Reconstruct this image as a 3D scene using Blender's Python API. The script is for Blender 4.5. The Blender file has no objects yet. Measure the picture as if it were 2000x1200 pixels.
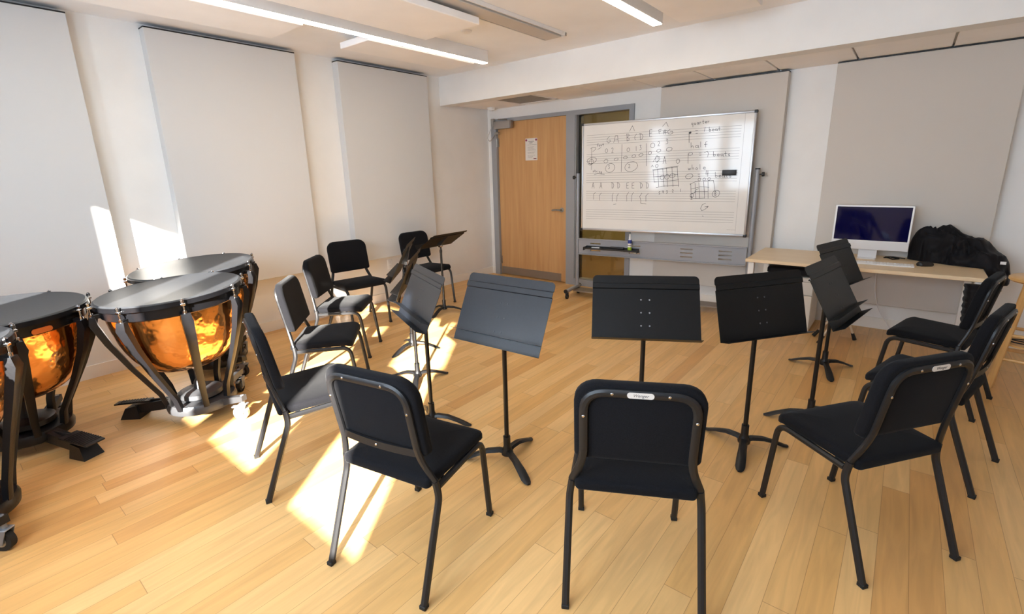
import bpy, bmesh, math, random
from math import sin, cos, pi, radians as R
from mathutils import Vector, Matrix, noise
random.seed(7)
SUN, SKY, WINP, EXPO = 48., 5., 46., .27
col = bpy.context.scene.collection

# ---------------------------------------------------------------- materials
def new_mat(name):
    m = bpy.data.materials.new(name); m.use_nodes = True
    nt = m.node_tree; b = nt.nodes['Principled BSDF']
    return m, nt, b
def lin(c):
    f = lambda v: v/12.92 if v <= .04045 else ((v+.055)/1.055)**2.4
    return tuple(f(x/255) for x in c)
def mat(name, rgb, rough=.5, metal=0., spec=.5, coat=0., nscale=0., nvar=0., bump=0., bscale=200., sheen=0., stretch=None):
    m, nt, b = new_mat(name); N = nt.nodes; L = nt.links
    c = lin(rgb)
    b.inputs['Base Color'].default_value = (*c, 1); b.inputs['Roughness'].default_value = rough
    b.inputs['Metallic'].default_value = metal; b.inputs['Specular IOR Level'].default_value = spec
    b.inputs['Coat Weight'].default_value = coat
    if sheen:
        b.inputs['Sheen Weight'].default_value = sheen; b.inputs['Sheen Roughness'].default_value = .4
    tc = N.new('ShaderNodeTexCoord'); mp = N.new('ShaderNodeMapping'); L.new(tc.outputs['Object'], mp.inputs[0])
    if stretch: mp.inputs['Scale'].default_value = stretch
    n = N.new('ShaderNodeTexNoise'); n.inputs['Scale'].default_value = nscale or 3.; n.inputs['Detail'].default_value = 5
    L.new(mp.outputs[0], n.inputs['Vector'])
    r = N.new('ShaderNodeValToRGB'); r.color_ramp.elements[0].position = .3; r.color_ramp.elements[1].position = .7
    v = nvar or .03
    r.color_ramp.elements[0].color = (*[x*(1-v) for x in c], 1); r.color_ramp.elements[1].color = (*[min(1, x*(1+v)) for x in c], 1)
    L.new(n.outputs['Fac'], r.inputs[0]); L.new(r.outputs[0], b.inputs['Base Color'])
    if bump:
        n2 = N.new('ShaderNodeTexNoise'); n2.inputs['Scale'].default_value = bscale; n2.inputs['Detail'].default_value = 3
        L.new(mp.outputs[0], n2.inputs['Vector'])
        bp = N.new('ShaderNodeBump'); bp.inputs['Strength'].default_value = bump; bp.inputs['Distance'].default_value = .002
        L.new(n2.outputs['Fac'], bp.inputs['Height']); L.new(bp.outputs[0], b.inputs['Normal'])
    return m
def emit(name, rgb, s):
    m, nt, b = new_mat(name); b.inputs['Base Color'].default_value = (.8, .8, .8, 1)
    b.inputs['Emission Color'].default_value = (*rgb, 1); b.inputs['Emission Strength'].default_value = s
    return m
def wood(name, c1, c2, rough=.4, axis=2, scale=1.):
    m, nt, b = new_mat(name); N = nt.nodes; L = nt.links
    tc = N.new('ShaderNodeTexCoord'); mp = N.new('ShaderNodeMapping'); L.new(tc.outputs['Object'], mp.inputs[0])
    s = [30*scale]*3; s[axis] = 1.6*scale; mp.inputs['Scale'].default_value = s
    n = N.new('ShaderNodeTexNoise'); n.inputs['Scale'].default_value = 1; n.inputs['Detail'].default_value = 6; n.inputs['Distortion'].default_value = .6
    L.new(mp.outputs[0], n.inputs['Vector'])
    r = N.new('ShaderNodeValToRGB'); r.color_ramp.elements[0].position = .3; r.color_ramp.elements[1].position = .7
    r.color_ramp.elements[0].color = (*lin(c1), 1); r.color_ramp.elements[1].color = (*lin(c2), 1)
    L.new(n.outputs['Fac'], r.inputs[0]); L.new(r.outputs[0], b.inputs['Base Color']); b.inputs['Roughness'].default_value = rough
    return m
def floor_mat():
    m, nt, b = new_mat('maple_floor'); N = nt.nodes; L = nt.links
    def math_(op, a, c=None):
        n = N.new('ShaderNodeMath'); n.operation = op
        for i, v in enumerate((a, c)):
            if v is None: continue
            if isinstance(v, (int, float)): n.inputs[i].default_value = v
            else: L.new(v, n.inputs[i])
        return n.outputs[0]
    tc = N.new('ShaderNodeTexCoord'); sp = N.new('ShaderNodeSeparateXYZ'); L.new(tc.outputs['Object'], sp.inputs[0])
    W, LEN = .0975, 1.15
    xr = math_('DIVIDE', sp.outputs['X'], W); row = math_('FLOOR', xr); fx = math_('FRACT', xr)
    wn = N.new('ShaderNodeTexWhiteNoise'); wn.noise_dimensions = '1D'; L.new(row, wn.inputs['W'])
    yr = math_('ADD', math_('DIVIDE', sp.outputs['Y'], LEN), math_('MULTIPLY', wn.outputs['Value'], 13.7))
    cl = math_('FLOOR', yr); fy = math_('FRACT', yr)
    cx = N.new('ShaderNodeCombineXYZ'); L.new(row, cx.inputs[0]); L.new(cl, cx.inputs[1])
    wn2 = N.new('ShaderNodeTexWhiteNoise'); wn2.noise_dimensions = '2D'; L.new(cx.outputs[0], wn2.inputs['Vector'])
    ramp = N.new('ShaderNodeValToRGB'); cr = ramp.color_ramp
    cr.elements[0].position = 0; cr.elements[0].color = (*lin(FL[0]), 1)
    cr.elements[1].position = 1; cr.elements[1].color = (*lin(FL[3]), 1)
    e = cr.elements.new(.18); e.color = (*lin(FL[1]), 1); e = cr.elements.new(.6); e.color = (*lin(FL[2]), 1)
    L.new(wn2.outputs['Value'], ramp.inputs[0])
    # grain
    v = N.new('ShaderNodeCombineXYZ'); L.new(math_('MULTIPLY', sp.outputs['X'], 26), v.inputs[0]); L.new(math_('MULTIPLY', sp.outputs['Y'], 2.2), v.inputs[1])
    L.new(math_('MULTIPLY', wn2.outputs['Value'], 91), v.inputs[2])
    g = N.new('ShaderNodeTexNoise'); g.inputs['Scale'].default_value = 1; g.inputs['Detail'].default_value = 7; g.inputs['Distortion'].default_value = 1.2
    L.new(v.outputs[0], g.inputs['Vector'])
    gr = N.new('ShaderNodeMapRange'); L.new(g.outputs['Fac'], gr.inputs[0]); gr.inputs[1].default_value = .3; gr.inputs[2].default_value = .7; gr.inputs[3].default_value = .88; gr.inputs[4].default_value = 1.08
    mx = N.new('ShaderNodeVectorMath'); mx.operation = 'SCALE'; L.new(ramp.outputs[0], mx.inputs[0]); L.new(gr.outputs[0], mx.inputs['Scale'])
    # seams
    ex = math_('MINIMUM', fx, math_('SUBTRACT', 1, fx)); ey = math_('MINIMUM', fy, math_('SUBTRACT', 1, fy))
    sx = math_('LESS_THAN', ex, .009); sy = math_('LESS_THAN', ey, .0011)
    seam = math_('MAXIMUM', sx, sy)
    mix = N.new('ShaderNodeMix'); mix.data_type = 'RGBA'; L.new(math_('MULTIPLY', seam, .55), mix.inputs['Factor'])
    L.new(mx.outputs[0], mix.inputs['A']); mix.inputs['B'].default_value = (*lin((120, 78, 40)), 1)
    L.new(mix.outputs['Result'], b.inputs['Base Color'])
    rr = N.new('ShaderNodeMapRange'); L.new(g.outputs['Fac'], rr.inputs[0]); rr.inputs[3].default_value = .3; rr.inputs[4].default_value = .42
    L.new(rr.outputs[0], b.inputs['Roughness']); b.inputs['Specular IOR Level'].default_value = .4
    bp = N.new('ShaderNodeBump'); bp.inputs['Strength'].default_value = .25; bp.inputs['Distance'].default_value = .001
    L.new(math_('SUBTRACT', 1, seam), bp.inputs['Height']); L.new(bp.outputs[0], b.inputs['Normal'])
    return m
FL = [(204, 154, 94), (213, 166, 103), (218, 173, 112), (224, 182, 123)]
M = {}
M['floor'] = floor_mat()
M['wall'] = mat('painted_wall', (231, 230, 228), .6, bump=.05, bscale=300)
M['ceil'] = mat('painted_ceiling', (240, 242, 246), .75)
M['panel'] = mat('acoustic_fabric', (208, 208, 208), .9, nscale=500, nvar=.04, bump=.12, bscale=900)
M['panel_warm'] = mat('acoustic_fabric_warm', (203, 197, 190), .9, nscale=500, nvar=.05, bump=.12, bscale=900)
M['cloud'] = mat('ceiling_tile', (246, 246, 248), .85, bump=.1, bscale=500)
M['tile'] = mat('soffit_tile', (248, 246, 246), .85, bump=.1, bscale=500)
M['reveal'] = mat('tile_reveal', (205, 198, 188), .8)
M['base'] = mat('baseboard_paint', (236, 232, 226), .4)
M['fixture'] = mat('fixture_white', (225, 224, 224), .4)
M['lamp'] = emit('lamp_diffuser', (1., .88, .70), 15.)
M['frame_grey'] = mat('door_frame_grey', (152, 154, 158), .45)
M['door'] = wood('door_veneer', (193, 145, 94), (207, 162, 110), .4, 2, .8)
M['steel'] = mat('brushed_steel', (170, 168, 165), .35, .9, nscale=60, nvar=.1)
M['kick'] = mat('kick_plate_metal', (150, 138, 126), .45, .6)
M['chrome'] = mat('chrome', (215, 215, 218), .12, 1.)
M['closer'] = mat('closer_metal', (172, 168, 164), .4, .6)
M['paper'] = mat('paper', (226, 220, 212), .7)
M['ink'] = mat('ink_grey', (90, 88, 90), .7)
M['magenta'] = mat('magnet_magenta', (150, 45, 95), .4)
M['maroon'] = mat('maroon_print', (110, 25, 30), .6)
M['wb'] = mat('whiteboard_enamel', (226, 224, 220), .08, spec=.32)
M['wbline'] = mat('staff_line', (120, 118, 118), .4)
M['marker'] = mat('marker_ink', (48, 48, 54), .5)
M['alu'] = mat('aluminium', (185, 186, 190), .35, .7)
M['grey_steel'] = mat('grey_painted_steel', (150, 152, 158), .45, .2)
M['grey_light'] = mat('light_grey_panel', (192, 194, 200), .5)
M['black_plastic'] = mat('black_plastic', (22, 22, 24), .45)
M['fabric'] = mat('black_upholstery', (22, 22, 25), .95, spec=.1, nscale=400, nvar=.35, bump=.5, bscale=700, sheen=.05)
M['chair_metal'] = mat('black_enamel_tube', (30, 30, 32), .42, .1, spec=.4)
M['stand'] = mat('black_powder_coat', (13, 13, 14), .42, .0, spec=.26, nscale=80, nvar=.15, bump=.08, bscale=600)
M['stand_pole'] = mat('black_satin_pole', (19, 19, 20), .35, .3)
M['cast'] = mat('cast_iron_black', (24, 24, 26), .4, .3, bump=.2, bscale=120)
M['rubber'] = mat('rubber', (18, 18, 18), .7)
M['head'] = mat('drum_cover', (44, 46, 50), .42, spec=.6, bump=.15, bscale=60)
M['hoop'] = mat('black_hoop', (24, 24, 27), .25, .4)
M['strut'] = mat('black_casting', (26, 26, 29), .33, .3, bump=.25, bscale=90)
M['dgrey_cast'] = mat('grey_casting', (72, 73, 76), .4, .4, bump=.3, bscale=100)
M['desk'] = wood('beech_laminate', (222, 196, 158), (230, 206, 170), .38, 0, .5)
M['white_metal'] = mat('white_metal', (228, 226, 222), .4)
M['cab'] = mat('cabinet_white', (225, 222, 215), .4)
M['screen'] = mat('dark_screen', (6, 6, 54), .06, spec=.5)
M['imac'] = mat('silver_white_shell', (222, 222, 224), .3)
M['cloth'] = mat('black_cloth', (15, 12, 16), .7, spec=.25, bump=.4, bscale=300, sheen=.08)
M['navy'] = mat('navy_cloth', (28, 34, 52), .8)
M['stool'] = wood('stool_birch', (214, 168, 104), (228, 186, 124), .35, 2, .7)
M['pale_wood'] = wood('pale_beech_legs', (200, 180, 155), (214, 196, 172), .4, 2, .7)
M['blue'] = mat('label_blue', (40, 60, 140), .35)
M['lime'] = mat('label_green', (160, 190, 50), .35)
M['white_plastic'] = mat('white_plastic', (235, 235, 235), .35)
M['corr'] = mat('corridor_wall', (168, 152, 100), .7)
M['corr_floor'] = mat('corridor_floor', (120, 92, 56), .5)
M['tire_grey'] = mat('pale_grey_tyre', (190, 192, 196), .5)
M['red'] = mat('red_dial', (190, 40, 30), .4)
M['gold'] = mat('badge_copper', (200, 120, 70), .3, .8)
def copper():
    m, nt, b = new_mat('hammered_copper'); N = nt.nodes; L = nt.links
    b.inputs['Base Color'].default_value = (.95, .46, .15, 1); b.inputs['Metallic'].default_value = 1; b.inputs['Roughness'].default_value = .16
    tc = N.new('ShaderNodeTexCoord')
    v = N.new('ShaderNodeTexVoronoi'); v.feature = 'SMOOTH_F1'; v.inputs['Scale'].default_value = 38; L.new(tc.outputs['Object'], v.inputs['Vector'])
    n = N.new('ShaderNodeTexNoise'); n.inputs['Scale'].default_value = 9; L.new(tc.outputs['Object'], n.inputs['Vector'])
    a = N.new('ShaderNodeMath'); L.new(v.outputs['Distance'], a.inputs[0]); L.new(n.outputs['Fac'], a.inputs[1])
    bp = N.new('ShaderNodeBump'); bp.inputs['Strength'].default_value = .35; bp.inputs['Distance'].default_value = .006
    L.new(a.outputs[0], bp.inputs['Height']); L.new(bp.outputs[0], b.inputs['Normal'])
    return m
M['copper'] = copper()
def glass(name, tint, rough=0.):
    m, nt, b = new_mat(name); N = nt.nodes; L = nt.links
    b.inputs['Base Color'].default_value = (*tint, 1); b.inputs['Roughness'].default_value = rough
    b.inputs['Transmission Weight'].default_value = 1; b.inputs['IOR'].default_value = 1.5
    return m
M['glass'] = glass('sidelight_glass', (.72, .66, .5))
def shade_mat():
    m, nt, b = new_mat('roller_shade'); N = nt.nodes; L = nt.links
    d = N.new('ShaderNodeBsdfDiffuse'); d.inputs[0].default_value = (.8, .8, .8, 1)
    t = N.new('ShaderNodeBsdfTranslucent'); t.inputs[0].default_value = (.75, .78, .8, 1)
    mx = N.new('ShaderNodeMixShader'); mx.inputs[0].default_value = .6
    L.new(d.outputs[0], mx.inputs[1]); L.new(t.outputs[0], mx.inputs[2]); L.new(mx.outputs[0], N['Material Output'].inputs[0])
    return m
M['shade'] = shade_mat()

# ---------------------------------------------------------------- geometry
class MB:
    def __init__(s): s.v = []; s.f = []
    def add(s, v, f, mtx=None):
        o = len(s.v)
        s.v += [tuple(mtx @ Vector(p)) if mtx else tuple(p) for p in v]
        s.f += [tuple(o+i for i in q) for q in f]; return s
    def box(s, x0, x1, y0, y1, z0, z1, mtx=None, r=0., seg=2):
        bm = bmesh.new(); bmesh.ops.create_cube(bm, size=1)
        for v in bm.verts: v.co = Vector(((x0+x1)/2+v.co.x*(x1-x0), (y0+y1)/2+v.co.y*(y1-y0), (z0+z1)/2+v.co.z*(z1-z0)))
        if r: bmesh.ops.bevel(bm, geom=bm.edges[:], offset=r, segments=seg, profile=.5, affect='EDGES')
        bm.verts.index_update()
        s.add([v.co[:] for v in bm.verts], [[v.index for v in f.verts] for f in bm.faces], mtx); bm.free(); return s
    def tube(s, path, r, n=10, square=False, cap=True, mtx=None, flat=None, up=None):
        P = [Vector(p) for p in path]; rr = r if isinstance(r, (list, tuple)) else [r]*len(P)
        T = []
        for i in range(len(P)):
            a = P[max(i-1, 0)]; b = P[min(i+1, len(P)-1)]; T.append((b-a).normalized())
        u = Vector(up) if up else (Vector((0, 0, 1)) if abs(T[0].z) < .9 else Vector((1, 0, 0)))
        u = (u - T[0]*u.dot(T[0])).normalized(); V = []; F = []
        if square: n = 8; ang = [pi/4*k+pi/8 for k in range(8)]
        else: ang = [2*pi*k/n for k in range(n)]
        for i, p in enumerate(P):
            u = (u - T[i]*u.dot(T[i])).normalized(); w = T[i].cross(u)
            for a in ang:
                c, d = cos(a), sin(a)
                if square:
                    k = 1/max(abs(c), abs(d)); k = min(k, 1.16); c, d = c*k, d*k
                fu = flat if flat else 1
                V.append(p + u*(c*rr[i]*fu) + w*(d*rr[i]))
        for i in range(len(P)-1):
            for k in range(n):
                F.append((i*n+k, i*n+(k+1) % n, (i+1)*n+(k+1) % n, (i+1)*n+k))
        if cap: F.append(tuple(range(n))[::-1]); F.append(tuple((len(P)-1)*n+k for k in range(n)))
        return s.add(V, F, mtx)
    def lathe(s, prof, n=32, mtx=None, close=False):
        V = []; F = []
        for (r, z) in prof:
            for k in range(n): V.append((r*cos(2*pi*k/n), r*sin(2*pi*k/n), z))
        m = len(prof)
        for i in range(m-1 if not close else m):
            j = (i+1) % m
            for k in range(n): F.append((i*n+k, i*n+(k+1) % n, j*n+(k+1) % n, j*n+k))
        if not close:
            F.append(tuple(range(n))[::-1]); F.append(tuple((m-1)*n+k for k in range(n)))
        return s.add(V, F, mtx)
    def prism(s, poly, d0, d1, mtx=None):
        n = len(poly); V = [(x, y, d0) for x, y in poly]+[(x, y, d1) for x, y in poly]
        F = [tuple(range(n))[::-1], tuple(range(n, 2*n))]+[(i, (i+1) % n, n+(i+1) % n, n+i) for i in range(n)]
        return s.add(V, F, mtx)
    def rings(s, rings, mtx=None, fn=None):
        n = len(rings[0]); V = [p for r in rings for p in r]
        if fn: V = [fn(*p) for p in V]
        F = [tuple(range(n))[::-1], tuple((len(rings)-1)*n+k for k in range(n))]
        for i in range(len(rings)-1):
            for k in range(n): F.append((i*n+k, i*n+(k+1) % n, (i+1)*n+(k+1) % n, (i+1)*n+k))
        return s.add(V, F, mtx)
    def build(s, name, m, parent=None, smooth=35, **kw):
        me = bpy.data.meshes.new(name); me.from_pydata([tuple(v) for v in s.v], [], s.f); me.materials.append(M[m] if isinstance(m, str) else m)
        bm = bmesh.new(); bm.from_mesh(me); bmesh.ops.recalc_face_normals(bm, faces=bm.faces[:]); bm.to_mesh(me); bm.free()
        if smooth:
            me.polygons.foreach_set('use_smooth', [True]*len(me.polygons)); me.set_sharp_from_angle(angle=R(smooth))
        o = bpy.data.objects.new(name, me); col.objects.link(o)
        if parent: o.parent = parent
        for k, v in kw.items(): o[k] = v
        return o
def tag(o, label=None, cat=None, group=None):
    if label: o['label'] = label
    if cat: o['category'] = cat
    if group: o['group'] = group
    return o
def empty(name, loc=(0, 0, 0), rz=0., label=None, cat=None, group=None):
    o = bpy.data.objects.new(name, None); o.empty_display_size = .1; col.objects.link(o)
    o.location = loc; o.rotation_euler = (0, 0, rz); return tag(o, label, cat, group)
def struct(mb, name, m, smooth=0):
    return mb.build(name, m, None, smooth, kind='structure')
def copy_tree(o, parent=None):
    c = o.copy(); col.objects.link(c); c.parent = parent
    for ch in list(o.children): copy_tree(ch, c)
    return c
def rrect(a, b, rs, n=6):
    """rounded rectangle outline, half sizes a,b; rs = corner radii (++, -+, --, +-)"""
    if not isinstance(rs, (list, tuple)): rs = [rs]*4
    out = []
    for (sx, sy, a0), r in zip(((1, 1, 0), (-1, 1, pi/2), (-1, -1, pi), (1, -1, 3*pi/2)), rs):
        r = max(min(r, a*.98, b*.98), 1e-4)
        for k in range(n+1):
            t = a0+pi/2*k/n; out.append((sx*(a-r)+r*cos(t), sy*(b-r)+r*sin(t)))
    return out
def smooth_path(pts, rad, n=5):
    P = [Vector(p) for p in pts]; out = [P[0]]
    for i in range(1, len(P)-1):
        a, b, c = P[i-1], P[i], P[i+1]; r = min(rad if not isinstance(rad, list) else rad[i], (a-b).length*.49, (c-b).length*.49)
        p0 = b+(a-b).normalized()*r; p1 = b+(c-b).normalized()*r
        for k in range(n+1):
            t = k/n; out.append(p0*(1-t)**2+b*2*t*(1-t)+p1*t*t)
    out.append(P[-1]); return out
def text_mesh(txt, size, name, m, parent, mtx, depth=.0004):
    cu = bpy.data.curves.new(name+'_curve', 'FONT'); cu.body = txt; cu.size = size; cu.align_x = 'CENTER'; cu.align_y = 'CENTER'; cu.extrude = depth; cu.shear = .3
    t = bpy.data.objects.new('t', cu); col.objects.link(t); bpy.context.view_layer.update()
    me = bpy.data.meshes.new_from_object(t.evaluated_get(bpy.context.evaluated_depsgraph_get()))
    col.objects.unlink(t); bpy.data.objects.remove(t)
    me.transform(mtx); me.materials.clear(); me.materials.append(M[m])
    o = bpy.data.objects.new(name, me); col.objects.link(o); o.parent = parent; return o

# ---------------------------------------------------------------- room
H1, HB, H2, YB, YR, XR = 2.6135, 2.28, 2.298, -.89, -6.3, 7.3
WT = .12
struct(MB().box(-.2, XR+.2, YR-.05, 3.2, -.1, 0), 'floor', 'floor')
struct(MB().box(-.2, XR+.2, YR-.04, YB, H1, H1+.1), 'ceiling', 'ceil')
struct(MB().box(-.15, 0, YR-.04, .15, 0, H1), 'wall_left', 'wall')
struct(MB().box(XR, XR+.15, YR-.04, .15, 0, H1), 'wall_right', 'wall')
# back wall with opening for the door and sidelight
DX0, DX1, GX0, GX1, DZ = .16, 1.30, 1.44, 2.13, 2.12
b = MB(); b.box(0, .07, 0, .15, 0, H1); b.box(.07, 2.19, 0, .15, 2.165, H1); b.box(2.19, XR, 0, .15, 0, H1)
struct(b, 'wall_back', 'wall')
# rear wall with window openings (lets the sun in behind the camera)
SH = 1.365
WIN = [(.115+SH, .43+SH), (1.2+SH, 1.53+SH), (1.73+SH, 2.31+SH), (2.67+SH, 3.24+SH)]
SHADED = []
WZ0, WZ1 = 1.007, 2.306+.02
b = MB(); xs = sorted(WIN+SHADED); cur = 0
for x0, x1 in xs: b.box(cur, x0, YR-.04, YR, 0, H1); cur = x1
b.box(cur, XR, YR-.04, YR, 0, H1)
for x0, x1 in xs:
    b.box(x0, x1, YR-.04, YR, 0, WZ0); b.box(x0, x1, YR-.04, YR, WZ1, H1)
struct(b, 'wall_front', 'wall')
for i, (x0, x1) in enumerate(xs):
    f = MB(); t = .022
    f.box(x0-.03, x0, YR-.045, YR+.01, WZ0-.03, WZ1+.03); f.box(x1, x1+.03, YR-.045, YR+.01, WZ0-.03, WZ1+.03)
    f.box(x0, x1, YR-.045, YR+.01, WZ0-.03, WZ0); f.box(x0, x1, YR-.045, YR+.01, WZ1, WZ1+.03)
    w = struct(f, 'window_%d' % (i+1), 'alu')
    if (x0, x1) in SHADED:
        MB().box(x0, x1, YR-.02, YR-.017, WZ0, WZ1).build('roller_shade', 'shade', w, 0)
# beam and soffit over the back of the room
b = MB(); b.box(0, XR, YB, -.72, HB, H1); struct(b, 'trim_1', 'wall')
b = MB(); b.box(0, XR, -.72, 0, H2+.02, H1); struct(b, 'trim_2', 'reveal')
grp = 'square tiles of the lowered ceiling strip along the back wall'
tx = [.02, .665, 1.26, 1.855, 2.45, 3.037, 3.623, 4.212, 4.80, 5.39, 5.98, 6.57, 7.16, 7.29]
tl = ['between the corner and the air grille', 'beside the air grille over the door', 'above the glass sidelight', 'above the whiteboard top corner', 'above the pale wall gap next to the whiteboard',
      'above the computer', 'above the black cloth heap', 'past the end of the desk']
first = True
ti = 0
for i in range(len(tx)-1):
    if i == 1: continue
    x0, x1 = tx[i]+.008, tx[i+1]-.008
    if x1-x0 < .2 or x0 > 5.6: continue
    o = MB().box(x0, x1, -.712, -.003, H2, H2+.018, r=.003, seg=1).build('ceiling_tile', 'tile', None, 0)
    tag(o, ['pale ceiling tile in the corner above the door closer, holding the smoke detector', 'pale ceiling tile just past the grille, over the door and sidelight', 'pale ceiling tile above the top of the sidelight frame',
        'pale ceiling tile above the middle of the whiteboard', 'pale ceiling tile above the pole side of the whiteboard', 'pale ceiling tile above the bare wall strip between two wall panels',
        'pale ceiling tile straight above the computer', 'pale ceiling tile above the black cloth heap', 'pale ceiling tile past the desk end'][ti], 'ceiling tile', grp); ti += 1
# air grille
g = empty('air_grille', (.97, -.42, H2), 0, 'square grey egg-crate air return grille in the lowered ceiling near the door', 'vent')
gm = MB()
for s in (-1, 1):
    gm.box(-.285, .285, s*.27-.012, s*.27+.012, -.004, .016); gm.box(s*.273-.012, s*.273+.012, -.282, .282, -.004, .016)
gm.build('frame', 'tile', g, 0)
gm = MB()
for k in range(26):
    t = -.26+.52*k/25
    gm.box(-.262, .262, t-.001, t+.001, 0, .014); gm.box(t-.001, t+.001, -.262, .262, 0, .014)
gm.build('grille', mat('grille_grey', (168, 160, 148), .6), g, 0)
# smoke detector, sprinkler
d = empty('smoke_detector', (.22, -.17, H2), 0, 'round white smoke detector on the corner ceiling tile above the door closer', 'smoke detector')
MB().lathe([(.001, -.001), (.055, -.001), (.055, -.012), (.048, -.014), (.044, -.034), (.03, -.042), (.001, -.042)], 28).build('housing', 'white_plastic', d)
MB().lathe([(.001, -.042), (.018, -.042), (.017, -.046), (.001, -.046)], 20).build('sensor_cap', 'fixture', d)
d = empty('sprinkler_plate', (1.63, -2.07, H1), 0, 'small round concealed sprinkler plate on the ceiling beside the hanging panel', 'sprinkler')
MB().lathe([(.001, 0), (.045, 0), (.045, -.012), (.04, -.015), (.001, -.015)], 28).build('cover_plate', 'fixture', d)

# wall panels (stand slightly off the wall)
def wall_panel(label, m, box):
    x0, x1, y0, y1, z0, z1 = box
    o = MB().box(x0, x1, y0, y1, z0, z1, r=.004, seg=2).build('acoustic_panel', m, None, 0)
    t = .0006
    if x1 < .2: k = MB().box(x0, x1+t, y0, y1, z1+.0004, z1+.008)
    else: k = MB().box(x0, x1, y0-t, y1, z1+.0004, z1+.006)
    k.build('top_shadow_strip', 'black_plastic', o, 0)  # thin black strip stands in for the shadow gap above the panel
    return tag(o, label, 'acoustic panel', 'tall fabric acoustic panels on the walls')
gl = 'tall acoustic wall panels'
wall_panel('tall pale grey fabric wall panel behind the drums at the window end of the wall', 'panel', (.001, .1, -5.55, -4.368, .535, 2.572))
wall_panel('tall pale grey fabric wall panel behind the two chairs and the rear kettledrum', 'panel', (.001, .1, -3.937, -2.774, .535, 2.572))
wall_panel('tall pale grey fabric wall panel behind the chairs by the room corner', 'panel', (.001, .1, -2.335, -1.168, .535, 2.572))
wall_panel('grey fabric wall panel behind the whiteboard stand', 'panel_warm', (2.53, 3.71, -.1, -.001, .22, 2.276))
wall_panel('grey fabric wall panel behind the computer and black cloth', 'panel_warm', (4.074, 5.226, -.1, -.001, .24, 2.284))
# baseboards
b = MB(); b.box(0, .012, YR, 0, 0, .1); struct(b, 'baseboard_left', 'base')
b = MB(); b.box(2.2, XR, -.012, 0, 0, .1); struct(b, 'baseboard_back', 'base')
b = MB(); b.box(.012, .07, -.012, 0, 0, .1); struct(b, 'baseboard_corner', 'base')

# ceiling clouds
def cloud(label, x0, x1, y0, y1, z0=2.505, z1=2.555):
    o = empty('ceiling_panel', ((x0+x1)/2, (y0+y1)/2, z0), 0, label, 'ceiling panel', 'white panels hung under the ceiling')
    a, b_ = (x1-x0)/2, (y1-y0)/2
    MB().box(-a, a, -b_, b_, 0, z1-z0, r=.004, seg=1).build('panel_board', 'cloud', o, 0)
    h = MB()
    for sx in (-1, 1):
        for sy in (-1, 1): h.box(sx*a*.7-.01, sx*a*.7+.01, sy*b_*.8-.01, sy*b_*.8+.01, z1-z0, H1-z0-.001)
    h.build('hanger', 'fixture', o, 0)
cloud('hanging white ceiling panel between the long lamp and the air diffuser', 1.50, 2.09, -5.2, -2.41)
cloud('hanging white ceiling panel close to the window end, on the wall side of the long lamp', .70, 1.18, -5.4, -3.27)
cloud('hanging white ceiling panel above the rear chairs, wall side of the long lamp', .78, 1.18, -2.73, -1.5)
cloud('hanging white ceiling panel beyond the second lamp, above the desk side of the room', 3.19, 3.75, -4.2, -1.40)
# linear lamps
def lamp(label, x0, x1, y0, y1):
    o = empty('linear_ceiling_lamp', ((x0+x1)/2, (y0+y1)/2, 2.5), 0, label, 'ceiling lamp', 'linear ceiling lamps')
    a, b_ = (x1-x0)/2, (y1-y0)/2
    h = MB(); h.box(-a, a, -b_, b_, .006, H1-2.5-.001, r=.002, seg=1); h.build('housing', 'fixture', o, 0)
    MB().box(-a+.006, a-.006, -b_+.004, b_-.004, 0, .0065).build('diffuser', 'lamp', o, 0)
lamp('long lit linear ceiling lamp running above the drums and chairs', 1.235, 1.31, -5.6, -1.44)
lamp('shorter visible lit linear ceiling lamp near the middle of the ceiling', 3.01, 3.09, -5.6, -1.48)
# slot diffuser
o = empty('air_diffuser', (2.095, -3.6, H1), 0, 'long grey linear air diffuser in the ceiling between the two lamps', 'vent')
MB().box(-.08, .08, -2.0, 2.14, -.035, -.001, r=.004, seg=1).build('blade', mat('diffuser_grey', (196, 190, 184), .5), o, 0)
f = MB()
for s in (-1, 1): f.box(s*.108-.006, s*.108+.006, -2.03, 2.17, -.028, -.001)
for yy in (-2.02, 2.155): f.box(-.114, .114, yy, yy+.012, -.028, -.001)
f.build('frame', 'fixture', o, 0)
MB().box(-.102, .102, -2.0, 2.15, -.004, -.0005).build('slot_recess', 'black_plastic', o, 0)
# ---------------------------------------------------------------- door
dr = empty('door_1', (0, 0, 0)); dr['kind'] = 'structure'
MB().box(DX0+.004, DX1-.004, .02, .064, .008, DZ).build('door_leaf', 'door', dr, 0)
f = MB(); F0 = -.02
f.box(.07, DX0, F0, .12, 0, 2.165); f.box(DX1, GX0-.012, F0, .12, 0, 2.165); f.box(DX0, DX1, F0, .12, DZ, 2.165)
f.box(GX0-.012, GX0, F0+.012, .12, .085, 2.11); f.box(GX1+.012, 2.195, F0, .12, 0, 2.165); f.box(GX1, GX1+.012, F0+.012, .12, .085, 2.11)
f.box(GX0-.012, GX1+.012, F0, .12, 2.11, 2.165); f.box(GX0-.012, GX1+.012, F0, .12, 0, .085)
f.build('door_frame', 'frame_grey', dr, 0)
MB().box(DX0+.004, DX1-.004, .064, .08, 0, DZ).build('door_stop', 'black_plastic', dr, 0)
MB().box(DX0+.015, 1.205, .014, .02, .012, .118).build('kick_plate', 'kick', dr, 0)
h = MB(); T = Matrix.Translation((1.215, .02, .965)) @ Matrix.Rotation(R(90), 4, 'X')
h.lathe([(.001, 0), (.03, 0), (.03, .008), (.012, .01), (.011, .045), (.001, .045)], 20, T)
h.tube(smooth_path([(1.215, -.02, .965), (1.215, -.032, .965), (1.16, -.034, .968), (1.09, -.026, .96)], .012), .0115, 10)
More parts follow.
